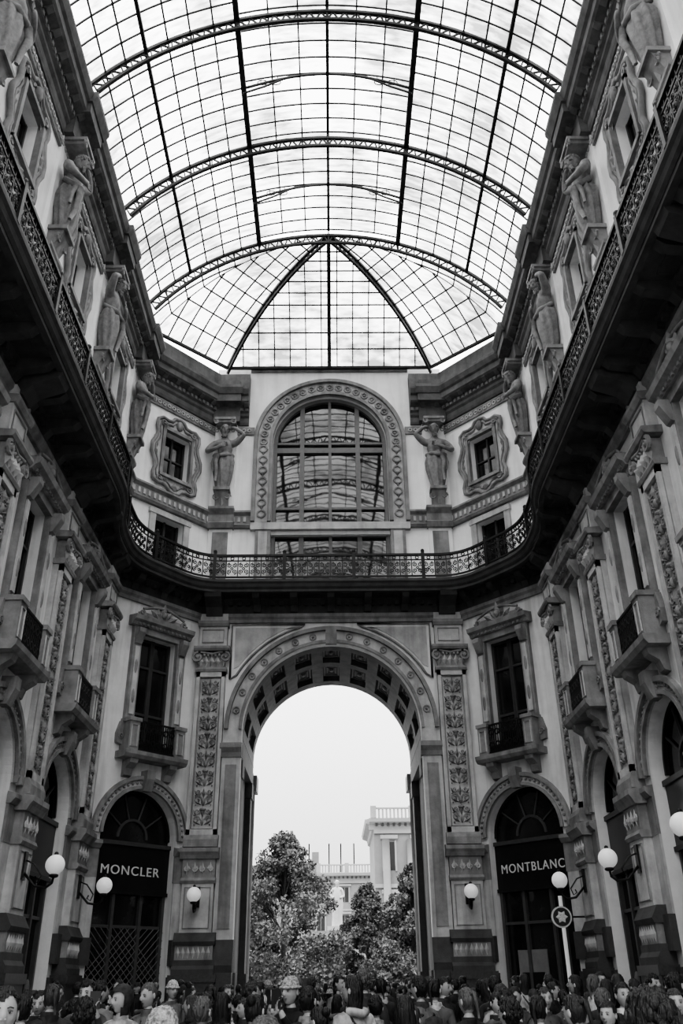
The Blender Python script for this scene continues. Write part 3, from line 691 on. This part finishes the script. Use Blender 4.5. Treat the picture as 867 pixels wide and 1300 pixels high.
def person(idx,hair,pose,wide=1.):
    B=MB('pedestrian_mesh_%d'%idx)
    V=[(0,0,.96),(0,.005,1.12),(0,-.01,1.28),(0,.0,1.39),(0,.0,1.47),(0,-.008,1.56)]
    R=[(.155*wide,.125),(.14*wide,.115),(.165*wide,.13),(.12,.095),(.055,.055),(.05,.052)]
    E=[(0,1),(1,2),(2,3),(3,4),(4,5)]
    def ad(p,r,par): V.append(p);R.append(r);E.append((par,len(V)-1));return len(V)-1
    hands=[]
    for e in (-1,1):
        s=ad((e*.17*wide,.005,1.385),.075,3)
        if pose=='phone' and e==1 :
            a=ad((e*.23,-.10,1.17),.055,s); b=ad((e*.14,-.30,1.41),.036,a); c=ad((e*.12,-.335,1.49),(.036,.018),b); hands.append((e,(e*.12,-.335,1.49),(-.1*e,-.25,.96)))
        elif pose=='walk':
            a=ad((e*.235,.03+e*.06,1.12),.055,s); b=ad((e*.24,-.1+e*.1,.9),.036,a); c=ad((e*.235,-.13+e*.11,.83),(.036,.02),b); hands.append((e,(e*.235,-.13+e*.11,.83),(0,-.25,-.97)))
        elif pose=='pockets':
            a=ad((e*.25,.06,1.13),.055,s); b=ad((e*.19,-.06,.96),.038,a); c=ad((e*.17,-.10,.91),(.036,.02),b); hands.append((e,(e*.17,-.1,.91),(-e*.3,-.3,-.9)))
        else:
            a=ad((e*.235,.03,1.11),.055,s); b=ad((e*.245,-.02,.88),.036,a); c=ad((e*.245,-.03,.8),(.036,.02),b); hands.append((e,(e*.245,-.03,.8),(0,-.12,-.99)))
        hp=ad((e*.09,0,.9),.098,0); dy=(.16*e if pose=='walk' else .0)
        k=ad((e*.1,-.03-dy*.5,.5),.066,hp); an=ad((e*.1,.02-dy,.1+(.03 if dy<0 else 0)),.044,k); t=ad((e*.11,-.13-dy,.042),(.042,.034),an)
    v,f=skin(V,E,R)
    g={'skin':[], 'jacket':[], 'trousers':[], 'shoe':[]}
    for fc in f:
        z=sum(v[i][2] for i in fc)/len(fc); x=sum(v[i][0] for i in fc)/len(fc); y=sum(v[i][1] for i in fc)/len(fc)
        hand=any(math.dist((x,y,z),hh[1])<.07 for hh in hands)
        key='skin' if (hand or (z>1.495 and abs(x)<.08 and y>-.2)) else 'shoe' if z<.11 else 'trousers' if z<.9 and abs(x)<.19 else 'jacket'
        g[key].append(fc)
    for key,fs in g.items():
        if fs: B.add(v,fs,key,True)
    for e,c,d in hands:
        d=Vector(d).normalized(); side=(Vector((0,1,0))-d*d.y).normalized(); nrm=d.cross(side)*e
        for q,(o,l) in enumerate(((-.027,.06),(-.009,.075),(.009,.078),(.026,.07))):
            p0=Vector(c)+side*o+d*.02; p1=p0+d*l*.55+nrm*.006; p2=p1+d*l*.4-nrm*.018; p3=p2+d*l*.2-nrm*.02
            B.tube([p0,p1,p2,p3],.0095,'skin',6,taper=.75)
        p0=Vector(c)-side*.03; B.tube([p0,p0-side*.025+d*.03,p0-side*.022+d*.06],.0105,'skin',6,taper=.8)
        if pose=='phone' and e==1:
            F=Fr((c[0],c[1]-.03),(1,0)); B.box(F,-.075,.03,-.0,.01,1.50,1.66,'eye_dark')
    def lathe(pr,m,yo=0.,k=24,fold=.03):
        vs=[];fs=[]
        for a,b,z in pr:
            for j in range(k):
                t=2*pi*j/k; fo=1+fold*sin(5*t+z*9); vs.append((a*sin(t)*fo,yo-b*cos(t)*fo,z))
        for i in range(len(pr)-1):
            for j in range(k): fs.append((i*k+j,i*k+(j+1)%k,(i+1)*k+(j+1)%k,(i+1)*k+j))
        B.add(vs,fs,m,True)
    lathe([(.175*wide,.145,.78),(.18*wide,.15,.82),(.165*wide,.14,.98),(.15*wide,.125,1.1),(.172*wide,.138,1.26),(.15*wide,.115,1.37),(.07,.07,1.46)],'jacket',fold=.02)
    if idx%2: lathe([(.105,.095,1.42),(.095,.09,1.46),(.082,.085,1.51),(.072,.072,1.515),(.06,.06,1.48)],'scarf',-.006,fold=.05)
    else: lathe([(.09,.085,1.42),(.078,.08,1.46),(.073,.078,1.50),(.066,.07,1.495),(.062,.066,1.46)],'jacket',.0,fold=.0)
    if idx%4==2 and hair!='hood': B.tube([(-.10,.04,1.46),(-.07,.11,1.455),(0,.14,1.44),(.07,.11,1.455),(.10,.04,1.46)],.038,'jacket',7)
    B.tube([(0,-.152,.86),(0,-.142,.98),(0,-.128,1.1),(0,-.142,1.26),(0,-.105,1.4)],.006,'shoe',4)
    if idx%3==0:
        lathe([(.02,.02,.95),(.13,.07,.97),(.14,.08,1.17),(.12,.06,1.35),(.02,.02,1.38)],'trousers',.17)
        for e in (-1,1): B.tube([(e*.09,.1,1.38),(e*.1,0,1.455),(e*.11,-.1,1.36),(e*.12,-.13,1.13)],.018,'trousers',5)
    elif idx%3==1: B.tube([(.12,.03,1.465),(.03,.14,1.3),(-.1,.16,1.1),(-.2,.08,.93)],.014,'shoe',5); B.tube([(.12,.03,1.465),(.04,-.14,1.3),(-.08,-.17,1.1),(-.2,-.06,.93)],.014,'shoe',5); B.ell(Fr((-.22,0),(0,1)),0,0,.85,.14,.05,.11,'shoe')
    add_head(B,(0,-.018,1.635),1.0,random.uniform(-.5,.5),random.uniform(-.08,.2),hair,('skin','hair','eye_white','eye_dark','lip'))
    return B.finish(mesh_only=True)
hs=['short','long','beanie','short','hood','long','bun','curly','pony','short','long','curly','cap','pony']
ps=['walk','stand','phone','pockets','stand','walk','pockets','phone','stand','walk','pockets','stand','walk','stand']
NP=len(hs)
PM=[person(i,hs[i],ps[i],wide=1.0 if hs[i] in('long','bun','pony') else 1.1) for i in range(NP)]
placed=[]
def put(i,x,y,h,face):
    ob=bpy.data.objects.new('pedestrian',PM[i]); bpy.context.scene.collection.objects.link(ob)
    s=h/1.757; ob.location=(x,y,0); ob.scale=(s,s,s); ob.rotation_euler=(0,0,face); placed.append((x,y))
put(2,-.80,4.7,1.60,.2)
put(0,-1.66,5.0,1.70,.6)
put(11,1.02,3.2,1.665,pi)
put(2,-.30,4.4,1.565,pi)
put(7,.36,11.5,1.84,pi+.1)
put(6,-.62,7.8,1.62,pi-.2)
put(3,-.23,9.0,1.67,pi)
put(5,.55,7.6,1.60,pi+.3)
put(11,-1.85,7.4,1.62,pi)
put(8,1.75,7.2,1.60,pi+.5)
def fill(n,y0,y1,hts,gap,away=.72):
    c=0;t=0
    while c<n and t<6000:
        t+=1; y=random.uniform(y0,y1)
        lim=min(6.2,.355*y) if y<28 else (2.6 if y<36 else 9)
        x=random.uniform(-lim,lim)
        if min(math.dist((x,y),p) for p in placed)<gap: continue
        i=random.randrange(NP)
        if i in (2,4) and random.random()<.6: i=random.choice([0,1,3,5,7,9])
        put(i,x,y,random.choice(hts),(pi if random.random()<away else 0)+random.uniform(-.9,.9)); c+=1
fill(10,7.4,9.5,[1.52,1.55,1.58,1.61,1.64],.62,.7)
fill(85,9.5,16,[1.54,1.58,1.62,1.66,1.69,1.72,1.75],.55,.62)
fill(95,16,29,[1.56,1.6,1.64,1.68,1.72,1.76,1.8],.7,.6)
fill(30,29,50,[1.6,1.65,1.7,1.75,1.8],.9)
# ------------------------------------------------------------ atlas statues
def statue(mir):
    B=MB('atlas_statue_mesh'); M='statue_stone'; s=1.85
    V=[(0,0,.0),(0,.02,.12),(.015,-.01,.29),(0,0,.44),(0,-.03,.53),(0,-.06,.58)]
    R=[(.15,.12),(.135,.11),(.20,.14),(.12,.10),(.07,.07),(.06,.06)]
    E=[(0,1),(1,2),(2,3),(3,4),(4,5)]
    def ad(p,r,par): V.append(p);R.append(r);E.append((par,len(V)-1));return len(V)-1
    a=ad((.23,.0,.42),.085,3); m=ad((.33,-.06,.50),.075,a); b=ad((.43,-.12,.58),.06,m); c=ad((.24,-.14,.72),.042,b); d=ad((.14,-.10,.77),(.045,.03),c)
    a=ad((-.23,.0,.42),.085,3); m=ad((-.32,-.04,.31),.075,a); b=ad((-.37,-.10,.18),.06,m); c=ad((-.14,-.22,.20),.045,b); d2=ad((.0,-.235,.26),(.045,.03),c)
    v,f=skin(V,E,R)
    g=lambda d,q: math.exp(-d*d/(2*q*q))
    v=[(x,y-(.03*(g(x-.085,.05)+g(x+.085,.05))*g(z-.33,.05)+.012*g(x,.06)*g(z-.16,.03)+.012*g(x,.06)*g(z-.08,.03) if y<-.03 and abs(x)<.2 else 0),z) for x,y,z in v]
    o=(0,-.26,1.82)
    T=lambda p:(mir*(p[0]*s),p[1]*s+o[1],p[2]*s+o[2])
    B.add([T(p) for p in v],f,M,True)
    for base,dr in (((.14,-.10,.77),(-1,.1,.1)),((.0,-.235,.26),(1,-.1,.3))):
        dv=Vector(dr).normalized(); up_=Vector((0,0,1)); sd=(up_-dv*dv.z).normalized()
        for q in (-.035,-.012,.012,.035):
            p=Vector(base)+sd*q; B.tube([T(p),T(p+dv*.06),T(p+dv*.1+Vector((0,-.02,-.01)))],.014*s,M,5)
        p=Vector(base)+sd*.05; B.tube([T(p),T(p+dv*.05+sd*.02)],.014*s,M,5)
    add_head(B,T((0,-.10,.69)),s*1.05,.35*mir,.4,'statue',(M,M,M,'stone',M))
    k=42; vs=[];fs=[]; pr=[(.24,.19,2.16),(.36,.28,1.98),(.40,.32,1.72),(.38,.30,1.4),(.32,.26,1.08),(.26,.22,.78),(.20,.19,.5)]
    for i,(a,b,z) in enumerate(pr):
        for j in range(k):
            t=2*pi*j/k; fo=1+.13*sin(8*t+z*1.8)*min(1,i/2)+.05*sin(15*t-z*3)
            vs.append((a*sin(t)*fo,o[1]-b*cos(t)*fo,z+.06*sin(3*t)*(i==0)))
    for i in range(len(pr)-1):
        for j in range(k): fs.append((i*k+j,i*k+(j+1)%k,(i+1)*k+(j+1)%k,(i+1)*k+j))
    B.add(vs,fs,M,True)
    B.tube([(mir*.33,-.1,2.14),(mir*.2,-.5,2.0),(-mir*.08,-.6,1.9),(-mir*.3,-.5,1.98),(-mir*.4,-.2,2.1)],.085,M,7)
    B.tube([(-mir*.2,-.58,1.95),(-mir*.27,-.64,1.6),(-mir*.22,-.58,1.2),(-mir*.26,-.5,.85)],.11,M,7,taper=.5)
    B.tube([(-mir*.3,-.52,1.95),(-mir*.42,-.5,1.6),(-mir*.36,-.46,1.3)],.08,M,7,taper=.5)
    F=Fr((0,0),(1,0))
    B.prof(F,-.26,.26,[(0,-.25),(.1,-.25),(.22,.05),(.36,.35),(.46,.6),(0,.6)],'stone'); B.box(F,-.32,.32,0,.5,.5,.62,'stone')
    for e in (-1,1): B.spiral(F,e*.24,.3,.3,.13,'stone',dr=e,rad=.035)
    B.leaf(F,0,.2,.5,-pi/2,.6,.3,.12,'stone')
    B.box(F,-.36,.36,0,.56,3.42,3.62,'stone'); B.box(F,-.42,.42,0,.62,3.52,3.62,'stone')
    for e in (-1,1): B.spiral(F,e*.36,.57,3.44,.12,'stone',dr=e,a0=pi/2,rad=.04)
    return B.finish(mesh_only=True)
SM=[statue(1),statue(-1)]
for i,(F,u) in enumerate(PIL):
    ob=bpy.data.objects.new('atlas_statue',SM[i%2]); bpy.context.scene.collection.objects.link(ob)
    ob.location=F.P(u,.1,18.12); ob.rotation_euler=(0,0,math.atan2(F.n[0],-F.n[1])); ob.scale=(1,1,1.07)
# ------------------------------------------------------------ globe lamps
def lampmesh():
    B=MB('lampmesh'); F=Fr((0,0),(1,0)); r=.215
    B.box(F,-.09,.09,0,.04,-.3,.3,'iron')
    B.tube([F.P(0,.03,-.15),F.P(0,.3,-.42),F.P(0,.55,-.46),F.P(0,.68,-.36),F.P(0,.70,-.2)],.03,'iron',6)
    B.tube([F.P(0,.03,.12),F.P(0,.22,.05),F.P(0,.42,-.2),F.P(0,.36,-.36),F.P(0,.26,-.3),F.P(0,.3,-.22)],.02,'iron',5)
    B.ell(F,0,.70,-.21,.11,.11,.05,'iron',12,6); B.ell(F,0,.70,.02,r,r,r,'globe_glass',20,14); B.ell(F,0,.70,.25,.05,.05,.05,'iron')
    return B.finish(mesh_only=True)
LM=lampmesh()
for F,u in PIL:
    ob=bpy.data.objects.new('globe_sconce_lamp',LM); bpy.context.scene.collection.objects.link(ob)
    ob.location=F.P(u,.27,4.1); ob.rotation_euler=(0,0,math.atan2(F.n[0],-F.n[1]))
# ------------------------------------------------------------ signs
def sign(F,txt,w):
    cu=bpy.data.curves.new('shop_sign','FONT'); cu.body=txt; cu.align_x='CENTER'; cu.align_y='CENTER'; cu.extrude=.01; cu.size=.37; cu.space_character=1.15
    ob=bpy.data.objects.new('shop_sign',cu); bpy.context.scene.collection.objects.link(ob)
    bpy.context.view_layer.update(); k=w/ob.dimensions.x
    cu.materials.append(MATS['sign_letter'])
    M=Matrix(((F.u[0]*k,0,F.n[0],0),(F.u[1]*k,0,F.n[1],0),(0,1,0,0),(0,0,0,1))); p=F.P(-.03,-.265,4.78)
    M.translation=Vector(p); ob.matrix_world=M
sign(FCL,'MONCLER',2.15); sign(FCR,'MONTBLANC',2.35)
B=MB('round_hanging_sign'); F=Fr((6.45,26.9),(1,-.1)); B.disc(F,0,.06,3.25,.28,'sign_letter',24,.12); B.disc(F,0,.075,3.25,.24,'shop_dark',24,.02)
for i in range(6): B.leaf(F,0,.08,3.25,i*pi/3,.17,.12,.02,'sign_letter')
B.tube([F.P(.28,0,3.25),F.P(.8,0,3.25)],.025,'iron',5); B.finish()
# ------------------------------------------------------------ roof
rf=MB('ceiling'); RH=6.9; ZS=24.4; ZA=28.0; RR=(RH*RH+(ZA-ZS)**2)/(2*(ZA-ZS)); ZC=ZA-RR; A0=math.asin(RH/RR)
YR=25.2; PITCH=4.55; NB=6; YB=YR-PITCH*NB
I='roof_iron'; TB=.034
LX=2.75; AL=math.asin(LX/RR)
def zarc(x): return ZC+math.sqrt(RR*RR-x*x)
def pa(a,y,dr=0.): return ((RR+dr)*sin(a),y,ZC+(RR+dr)*cos(a))
def strip(xs,off):
    vs=[];fs=[]
    for x in xs: z=zarc(x)+off; vs+=[(x,YB,z),(x,YR,z)]
    for i in range(len(xs)-1): fs.append((2*i,2*i+1,2*i+3,2*i+2))
    rf.add(vs,fs,'roof_glass',True)
side=[RR*sin(AL+(A0-AL)*i/12) for i in range(13)]
strip(side,0); strip([-x for x in side],0); strip([-LX+2*LX*i/12 for i in range(13)],.32)
for e in (-1,1):
    z=zarc(LX); rf.add([(e*LX,YB,z),(e*LX,YR,z),(e*LX,YR,z+.32),(e*LX,YB,z+.32)],[(0,1,2,3)],'roof_glass')
    for x,r in ((LX,.12),(RH,.12)): rf.tube([(e*x,YB,zarc(x)-.02),(e*x,YR,zarc(x)-.02)],r,I,4)
    rf.tube([(e*LX,YB,zarc(LX)+.3),(e*LX,YR,zarc(LX)+.3)],.06,I,4)
    x5=RR*sin(AL+(A0-AL)*4/7.); rf.tube([(e*x5,YB,zarc(x5)-.05),(e*x5,YR,zarc(x5)-.05)],.075,I,4)
    for i in range(1,7):
        x=RR*sin(AL+(A0-AL)*i/7.); rf.tube([(e*x,YB,zarc(x)),(e*x,YR,zarc(x))],TB,I,4)
rf.tube([(0,YB,ZA+.28),(0,YR,ZA+.28)],.07,I,4)
for i in (-2,-1,1,2):
    x=i*LX/3; rf.tube([(x,YB,zarc(x)+.32),(x,YR,zarc(x)+.32)],TB,I,4)
ny=int(round((YR-YB)/.57))
for j in range(ny+1):
    y=YB+(YR-YB)*j/ny
    for e in (-1,1): rf.tube([(e*x,y,zarc(x)) for x in side],TB*.9,I,4)
    rf.tube([(x,y,zarc(x)+.32) for x in [-LX+2*LX*i/10 for i in range(11)]],TB*.9,I,4)
def rib(y):
    n=44
    for dr,r in ((-.02,.075),(-.40,.07)):
        rf.tube([pa(-A0+2*A0*i/n,y,dr) for i in range(n+1)],r,I,4)
    for i in range(n):
        a=-A0+2*A0*i/n; b=-A0+2*A0*(i+1)/n; m=(a+b)/2
        rf.tube([pa(a,y,-.40),pa(m,y,-.04)],.032,I,4); rf.tube([pa(m,y,-.04),pa(b,y,-.40)],.032,I,4)
    for e in (-1,1): rf.tube([(e*LX,y,zarc(LX)-.4),(e*LX,y,zarc(LX)+.32)],.05,I,4)
    rf.tube([(0,y,ZA-.4),(0,y,ZA+.3)],.04,I,4)
for k in range(NB+1): rib(YR-PITCH*k)
for k in range(NB):
    y=YR-PITCH*(k+.5); zz=zarc(LX)-.02
    rf.tube([(-LX+2*LX*i/14,y,zz+.75*sin(pi*i/14)) for i in range(15)],.045,I,4)
    for e in (-1,1):
        rf.tube([(e*LX,y,zz-.25),(e*LX*.75,y,zz+.1),(e*LX*.45,y,zz+.62),(0,y,zz+.75)],.035,I,4)
        for q in (.2,.4,.6,.8): rf.tube([(e*LX*q,y,zz+.75*cos(pi/2*q)),(e*LX*q,y,zarc(LX*q)+.3)],.02,I,4)
        for q in (.62,.78): rf.tube([(e*LX*(q+.06*cos(t)),y,zz+.3+.12*sin(t)) for t in [2*pi*i/8 for i in range(8)]],.018,I,4,True)
    rf.tube([(0,y,zz+.75),(0,y,ZA+.28)],.03,I,4)
def zt(t,zb): return zb+(ZA-zb)*(1-(RR-math.sqrt(max(0,RR*RR-(RH*t)**2)))/(ZA-ZS))
base=[(-RH,YR,24.4),(-RH,26.75,24.42),(-4.35,29.72,24.88),(4.35,29.72,24.88),(RH,26.75,24.42),(RH,YR,24.4)]
AP=Vector((0,YR))
def hp(P,Q,t,w):
    b=Vector(P).lerp(Vector(Q),w); return (b.x*t,YR+(b.y-YR)*t,zt(t,b.z))
for P,Q in zip(base[:-1],base[1:]):
    nt=12; nw=8; vs=[];fs=[]
    for i in range(nt+1):
        for j in range(nw+1): vs.append(hp(P,Q,i/nt,j/nw))
    for i in range(nt):
        for j in range(nw): fs.append((i*(nw+1)+j,i*(nw+1)+j+1,(i+1)*(nw+1)+j+1,(i+1)*(nw+1)+j))
    rf.add(vs,fs,'roof_glass',True)
    for i in range(1,12): rf.tube([hp(P,Q,i/11,j/4) for j in range(5)],TB if i<11 else .08,I,4)
    p=Vector(P[:2]);q=Vector(Q[:2]);L=(q-p).length; d=(q-p)/L; wa=(AP-p).dot(d)/L
    n=max(2,int(round(L/.66)))
    for j in range(1,n):
        w0=j/n; t0=(w0-wa)/(1-wa) if w0>wa else (w0-wa)/(0-wa) if abs(wa)>1e-6 else 0
        t0=max(t0,.02)
        if t0>=1: continue
        pts=[]
        for k in range(9):
            t=t0+(1-t0)*k/8; w=wa+(w0-wa)/t
            pts.append(hp(P,Q,t,min(1,max(0,w))))
        rf.tube(pts,TB,I,4)
for k,(P,r) in enumerate(zip(base,(.0,.04,.14,.14,.04,.0))):
    if r:
        rf.tube([hp(P,P,i/16,0) for i in range(17)],r*.6,I,4)
        if r>.05:
            rf.tube([tuple(Vector(hp(P,P,i/16,0))-Vector((0,0,.3))) for i in range(17)],r*.5,I,4)
            for i in range(24):
                a=Vector(hp(P,P,i/24,0)); b=Vector(hp(P,P,(i+1)/24,0)); rf.tube([a,b-Vector((0,0,.3))],.03,I,4)
M_=(0,29.72,24.88); rf.tube([hp(M_,M_,i/16,0) for i in range(17)],.11,I,4)
rf.finish()
# ------------------------------------------------------------ floor, plaza
fl=MB('floor'); G=Fr((0,0),(1,0))
fl.add([(-HW,Y0,0),(HW,Y0,0),(HW,35,0),(-HW,35,0)],[(0,1,2,3)],'paving'); fl.finish()
gr=MB('plaza_ground'); gr.add([(-160,35,-.02),(160,35,-.02),(160,260,-.02),(-160,260,-.02)],[(0,1,2,3)],'paving'); gr.finish()
ex=MB('street_facade')
for e in (-1,1):
    a,b=sorted((e*7,e*30)); ex.box(G,a,b,-35,-34.6,0,24,'palace')
    for i in range(6):
        for z in (2,8,14): ex.box(G,*sorted((e*(9+i*3.5),e*(10.5+i*3.5))),-35.06,-35,z,z+3.5,'palace_pane')
ex.finish()
# ------------------------------------------------------------ trees
def tree(name,x,y,h,w,seed,m):
    rnd=random.Random(seed); B=MB(name)
    B.tube([(x,y,0),(x+.1,y,h*.2),(x-.05,y,h*.45),(x,y,h*.85)],.24,'bark',8,taper=.2)
    cl=[]
    for i in range(190):
        t=rnd.random()**1.1; z=h*(.08+.86*t)
        env=min(1,.8+t)*(1-max(0,(t-.3)/.7)**1.7)+.08
        rr=w/2*env*math.sqrt(rnd.uniform(.15,1)); a=rnd.uniform(0,2*pi)
        c=Vector((x+rr*cos(a),y+rr*sin(a),z)); cl.append((c,rnd.uniform(.4,.7)*w/6*(1-.3*t)))
        if i%6==0: B.tube([(x,y,z*.7),tuple((Vector((x,y,z*.8))+c)/2),tuple(c)],.06,'bark',5,taper=.3)
    vs=[];fs=[]
    for c,r in cl:
        for k in range(180):
            d=Vector((rnd.gauss(0,1),rnd.gauss(0,1),rnd.gauss(0,1))).normalized()*r*rnd.uniform(.5,1.15); p=c+d
            s=rnd.uniform(.08,.15); a=Vector((rnd.gauss(0,1),rnd.gauss(0,1),rnd.gauss(0,1))).normalized(); b=a.cross(Vector((rnd.gauss(0,1),rnd.gauss(0,1),rnd.gauss(0,1)))).normalized()
            q=len(vs); vs+=[tuple(p-a*s),tuple(p+b*s*.6),tuple(p+a*s),tuple(p-b*s*.6)]; fs.append((q,q+1,q+2,q+3))
    B.add(vs,fs,m); B.finish()
tree('plaza_tree',-3.1,60,10.6,7.4,1,'leaf2'); tree('plaza_tree',-6.6,64,8.0,6,2,'leaf')
tree('plaza_tree',2.6,72,8.8,4.4,3,'leaf'); tree('plaza_tree',5.2,62,8.8,5.2,4,'leaf2'); tree('plaza_tree',7.2,72,9.5,6,5,'leaf')
tree('plaza_tree',3.3,58,4.0,3.4,8,'leaf2'); tree('plaza_tree',-1.2,66,3.8,3.0,9,'leaf2')
# ------------------------------------------------------------ monument
mo=MB('marble_monument'); F=Fr((.35,76),(1,0))
mo.box(F,-1.6,1.6,-1.6,1.6,0,.8,'marble_statue'); mo.box(F,-1.2,1.2,-1.2,1.2,.8,1.5,'marble_statue'); mo.box(F,-.62,.62,-.62,.62,1.5,5.3,'marble_statue')
mo.box(F,-.8,.8,-.8,.8,5.3,5.6,'marble_statue'); mo.box(F,-.8,.8,-.8,.8,1.5,1.8,'marble_statue')
V=[(0,0,.9),(0,0,1.2),(0,0,1.42),(0,0,1.54)];R=[(.2,.17),(.18,.15),(.13,.11),.06];E=[(0,1),(1,2),(2,3)]
for e in (-1,1):
    k=len(V); V+=[(e*.2,0,1.42),(e*.27,-.03,1.15),(e*.12,-.2,1.08)]; R+=[.08,.065,.045]; E+=[(2,k),(k,k+1),(k+1,k+2)]
v,f=skin(V,E,R); mo.add([(.35+p[0]*1.9,76+p[1]*1.9,5.6+p[2]*1.9) for p in v],f,'marble_statue',True)
k=18;vs=[];fs=[]
for a,z in ((.34,5.6),(.3,6.3),(.36,7.2),(.33,7.9),(.2,8.3)):
    for j in range(k): t=2*pi*j/k; q=a*1.25*(1+.08*sin(6*t)); vs.append((.35+q*sin(t),76-q*.85*cos(t),z))
for i in range(4):
    for j in range(k): fs.append((i*k+j,i*k+(j+1)%k,(i+1)*k+(j+1)%k,(i+1)*k+j))
mo.add(vs,fs,'marble_statue',True)
add_head(mo,(.35,75.95,8.75),1.9,0,.2,'statue',('marble_statue',)*5)
mo.finish()
# ------------------------------------------------------------ palaces across the square
def palace(name,x0,x1,y,h,rows,bw,depth=12,m='palace'):
    B=MB(name); F=Fr((0,y),(1,0)); B.box(F,x0,x1,-depth,0,0,h,m)
    fh=(h-1.2)/rows; n=int((x1-x0)/bw)
    for r in range(rows):
        zb=r*fh+.25*fh
        for i in range(n):
            u=x0+(i+.5)*(x1-x0)/n
            B.box(F,u-.55,u+.55,0,.04,zb,zb+fh*.52,'palace_pane')
            for e in (-1,1): B.box(F,*sorted((u+e*.55,u+e*.75)),0,.12,zb-.1,zb+fh*.55,'palace_trim')
            B.prof(F,u-.9,u+.9,[(0,zb+fh*.55),(.3,zb+fh*.58),(.3,zb+fh*.63),(0,zb+fh*.66)],'palace_trim')
            B.box(F,u-.02,u+.02,.04,.07,zb,zb+fh*.52,'palace_trim')
        B.box(F,x0,x1,0,.22,r*fh+fh*.93,r*fh+fh,'palace_trim')
    B.prof(F,x0-.5,x1+.5,[(0,h-1.3),(.2,h-1.2),(.3,h-.7),(.8,h-.5),(.9,h-.15),(0,h)],'palace_trim')
    B.prof(Fr((x0,y+depth),(0,-1)),0,depth,[(0,h-1.3),(.2,h-1.2),(.3,h-.7),(.8,h-.5),(.9,h-.15),(0,h)],'palace_trim')
    for i in range(int((x1-x0)/.6)): u=x0+.3+i*.6; B.box(F,u-.12,u+.12,.2,.6,h-.85,h-.55,'palace_pane')
    B.box(F,x0,x1,-.2,.1,h+.9,h+1.05,'palace_trim')
    for i in range(int((x1-x0)/.4)): u=x0+.2+i*.4; B.box(F,u-.09,u+.09,-.15,.05,h,h+.9,'palace_trim')
    for i in range(int((x1-x0)/4)+1): u=x0+i*4; B.box(F,u-.3,u+.3,-.3,.2,h,h+1.2,'palace_trim')
    return B
B=palace('corner_palace',4.3,26,95,16.8,3,3.0)
for u in (4.9,7.4): B.tube([(u+.6,94.6,z) for z in (6,9,12,14.6)],.38,'palace_trim',10)
B.finish()
B=palace('distant_palace',-30,10,132,15.4,4,3.2); B.box(Fr((0,132),(1,0)),-3,-2,-4,-3,15.4,18.5,'palace')
for x in (-3.4,-.5,1.2,3.1): B.tube([(x,134,15.4),(x,134,19.5)],.1,'iron',5)
B.finish()
# ------------------------------------------------------------ light
w=bpy.data.worlds.new('overcast'); bpy.context.scene.world=w; w.use_nodes=True; N=w.node_tree.nodes; L=w.node_tree.links; bg=N['Background']
tc=N.new('ShaderNodeTexCoord'); sx=N.new('ShaderNodeSeparateXYZ'); L.new(tc.outputs['Generated'],sx.inputs[0])
mr=N.new('ShaderNodeMapRange'); mr.inputs['From Min'].default_value=0; mr.inputs['From Max'].default_value=1; mr.inputs['To Min'].default_value=.13; mr.inputs['To Max'].default_value=1.15
L.new(sx.outputs['Z'],mr.inputs['Value']); L.new(mr.outputs[0],bg.inputs['Color']); bg.inputs['Strength'].default_value=7.8
bpy.context.scene.view_settings.look='AgX - Medium High Contrast'
# ------------------------------------------------------------ camera
cd=bpy.data.cameras.new('camera'); cam=bpy.data.objects.new('camera',cd); bpy.context.scene.collection.objects.link(cam)
cd.sensor_fit='VERTICAL'; cd.sensor_height=36; cd.lens=1100/1300*36; cd.clip_end=1000
M=Matrix.Rotation(-.0147,4,'Z')@Matrix.Rotation(math.radians(118.5),4,'X')@Matrix.Rotation(-.0135,4,'Z')
M.translation=Vector((0,0,1.7)); cam.matrix_world=M
bpy.context.scene.camera=cam
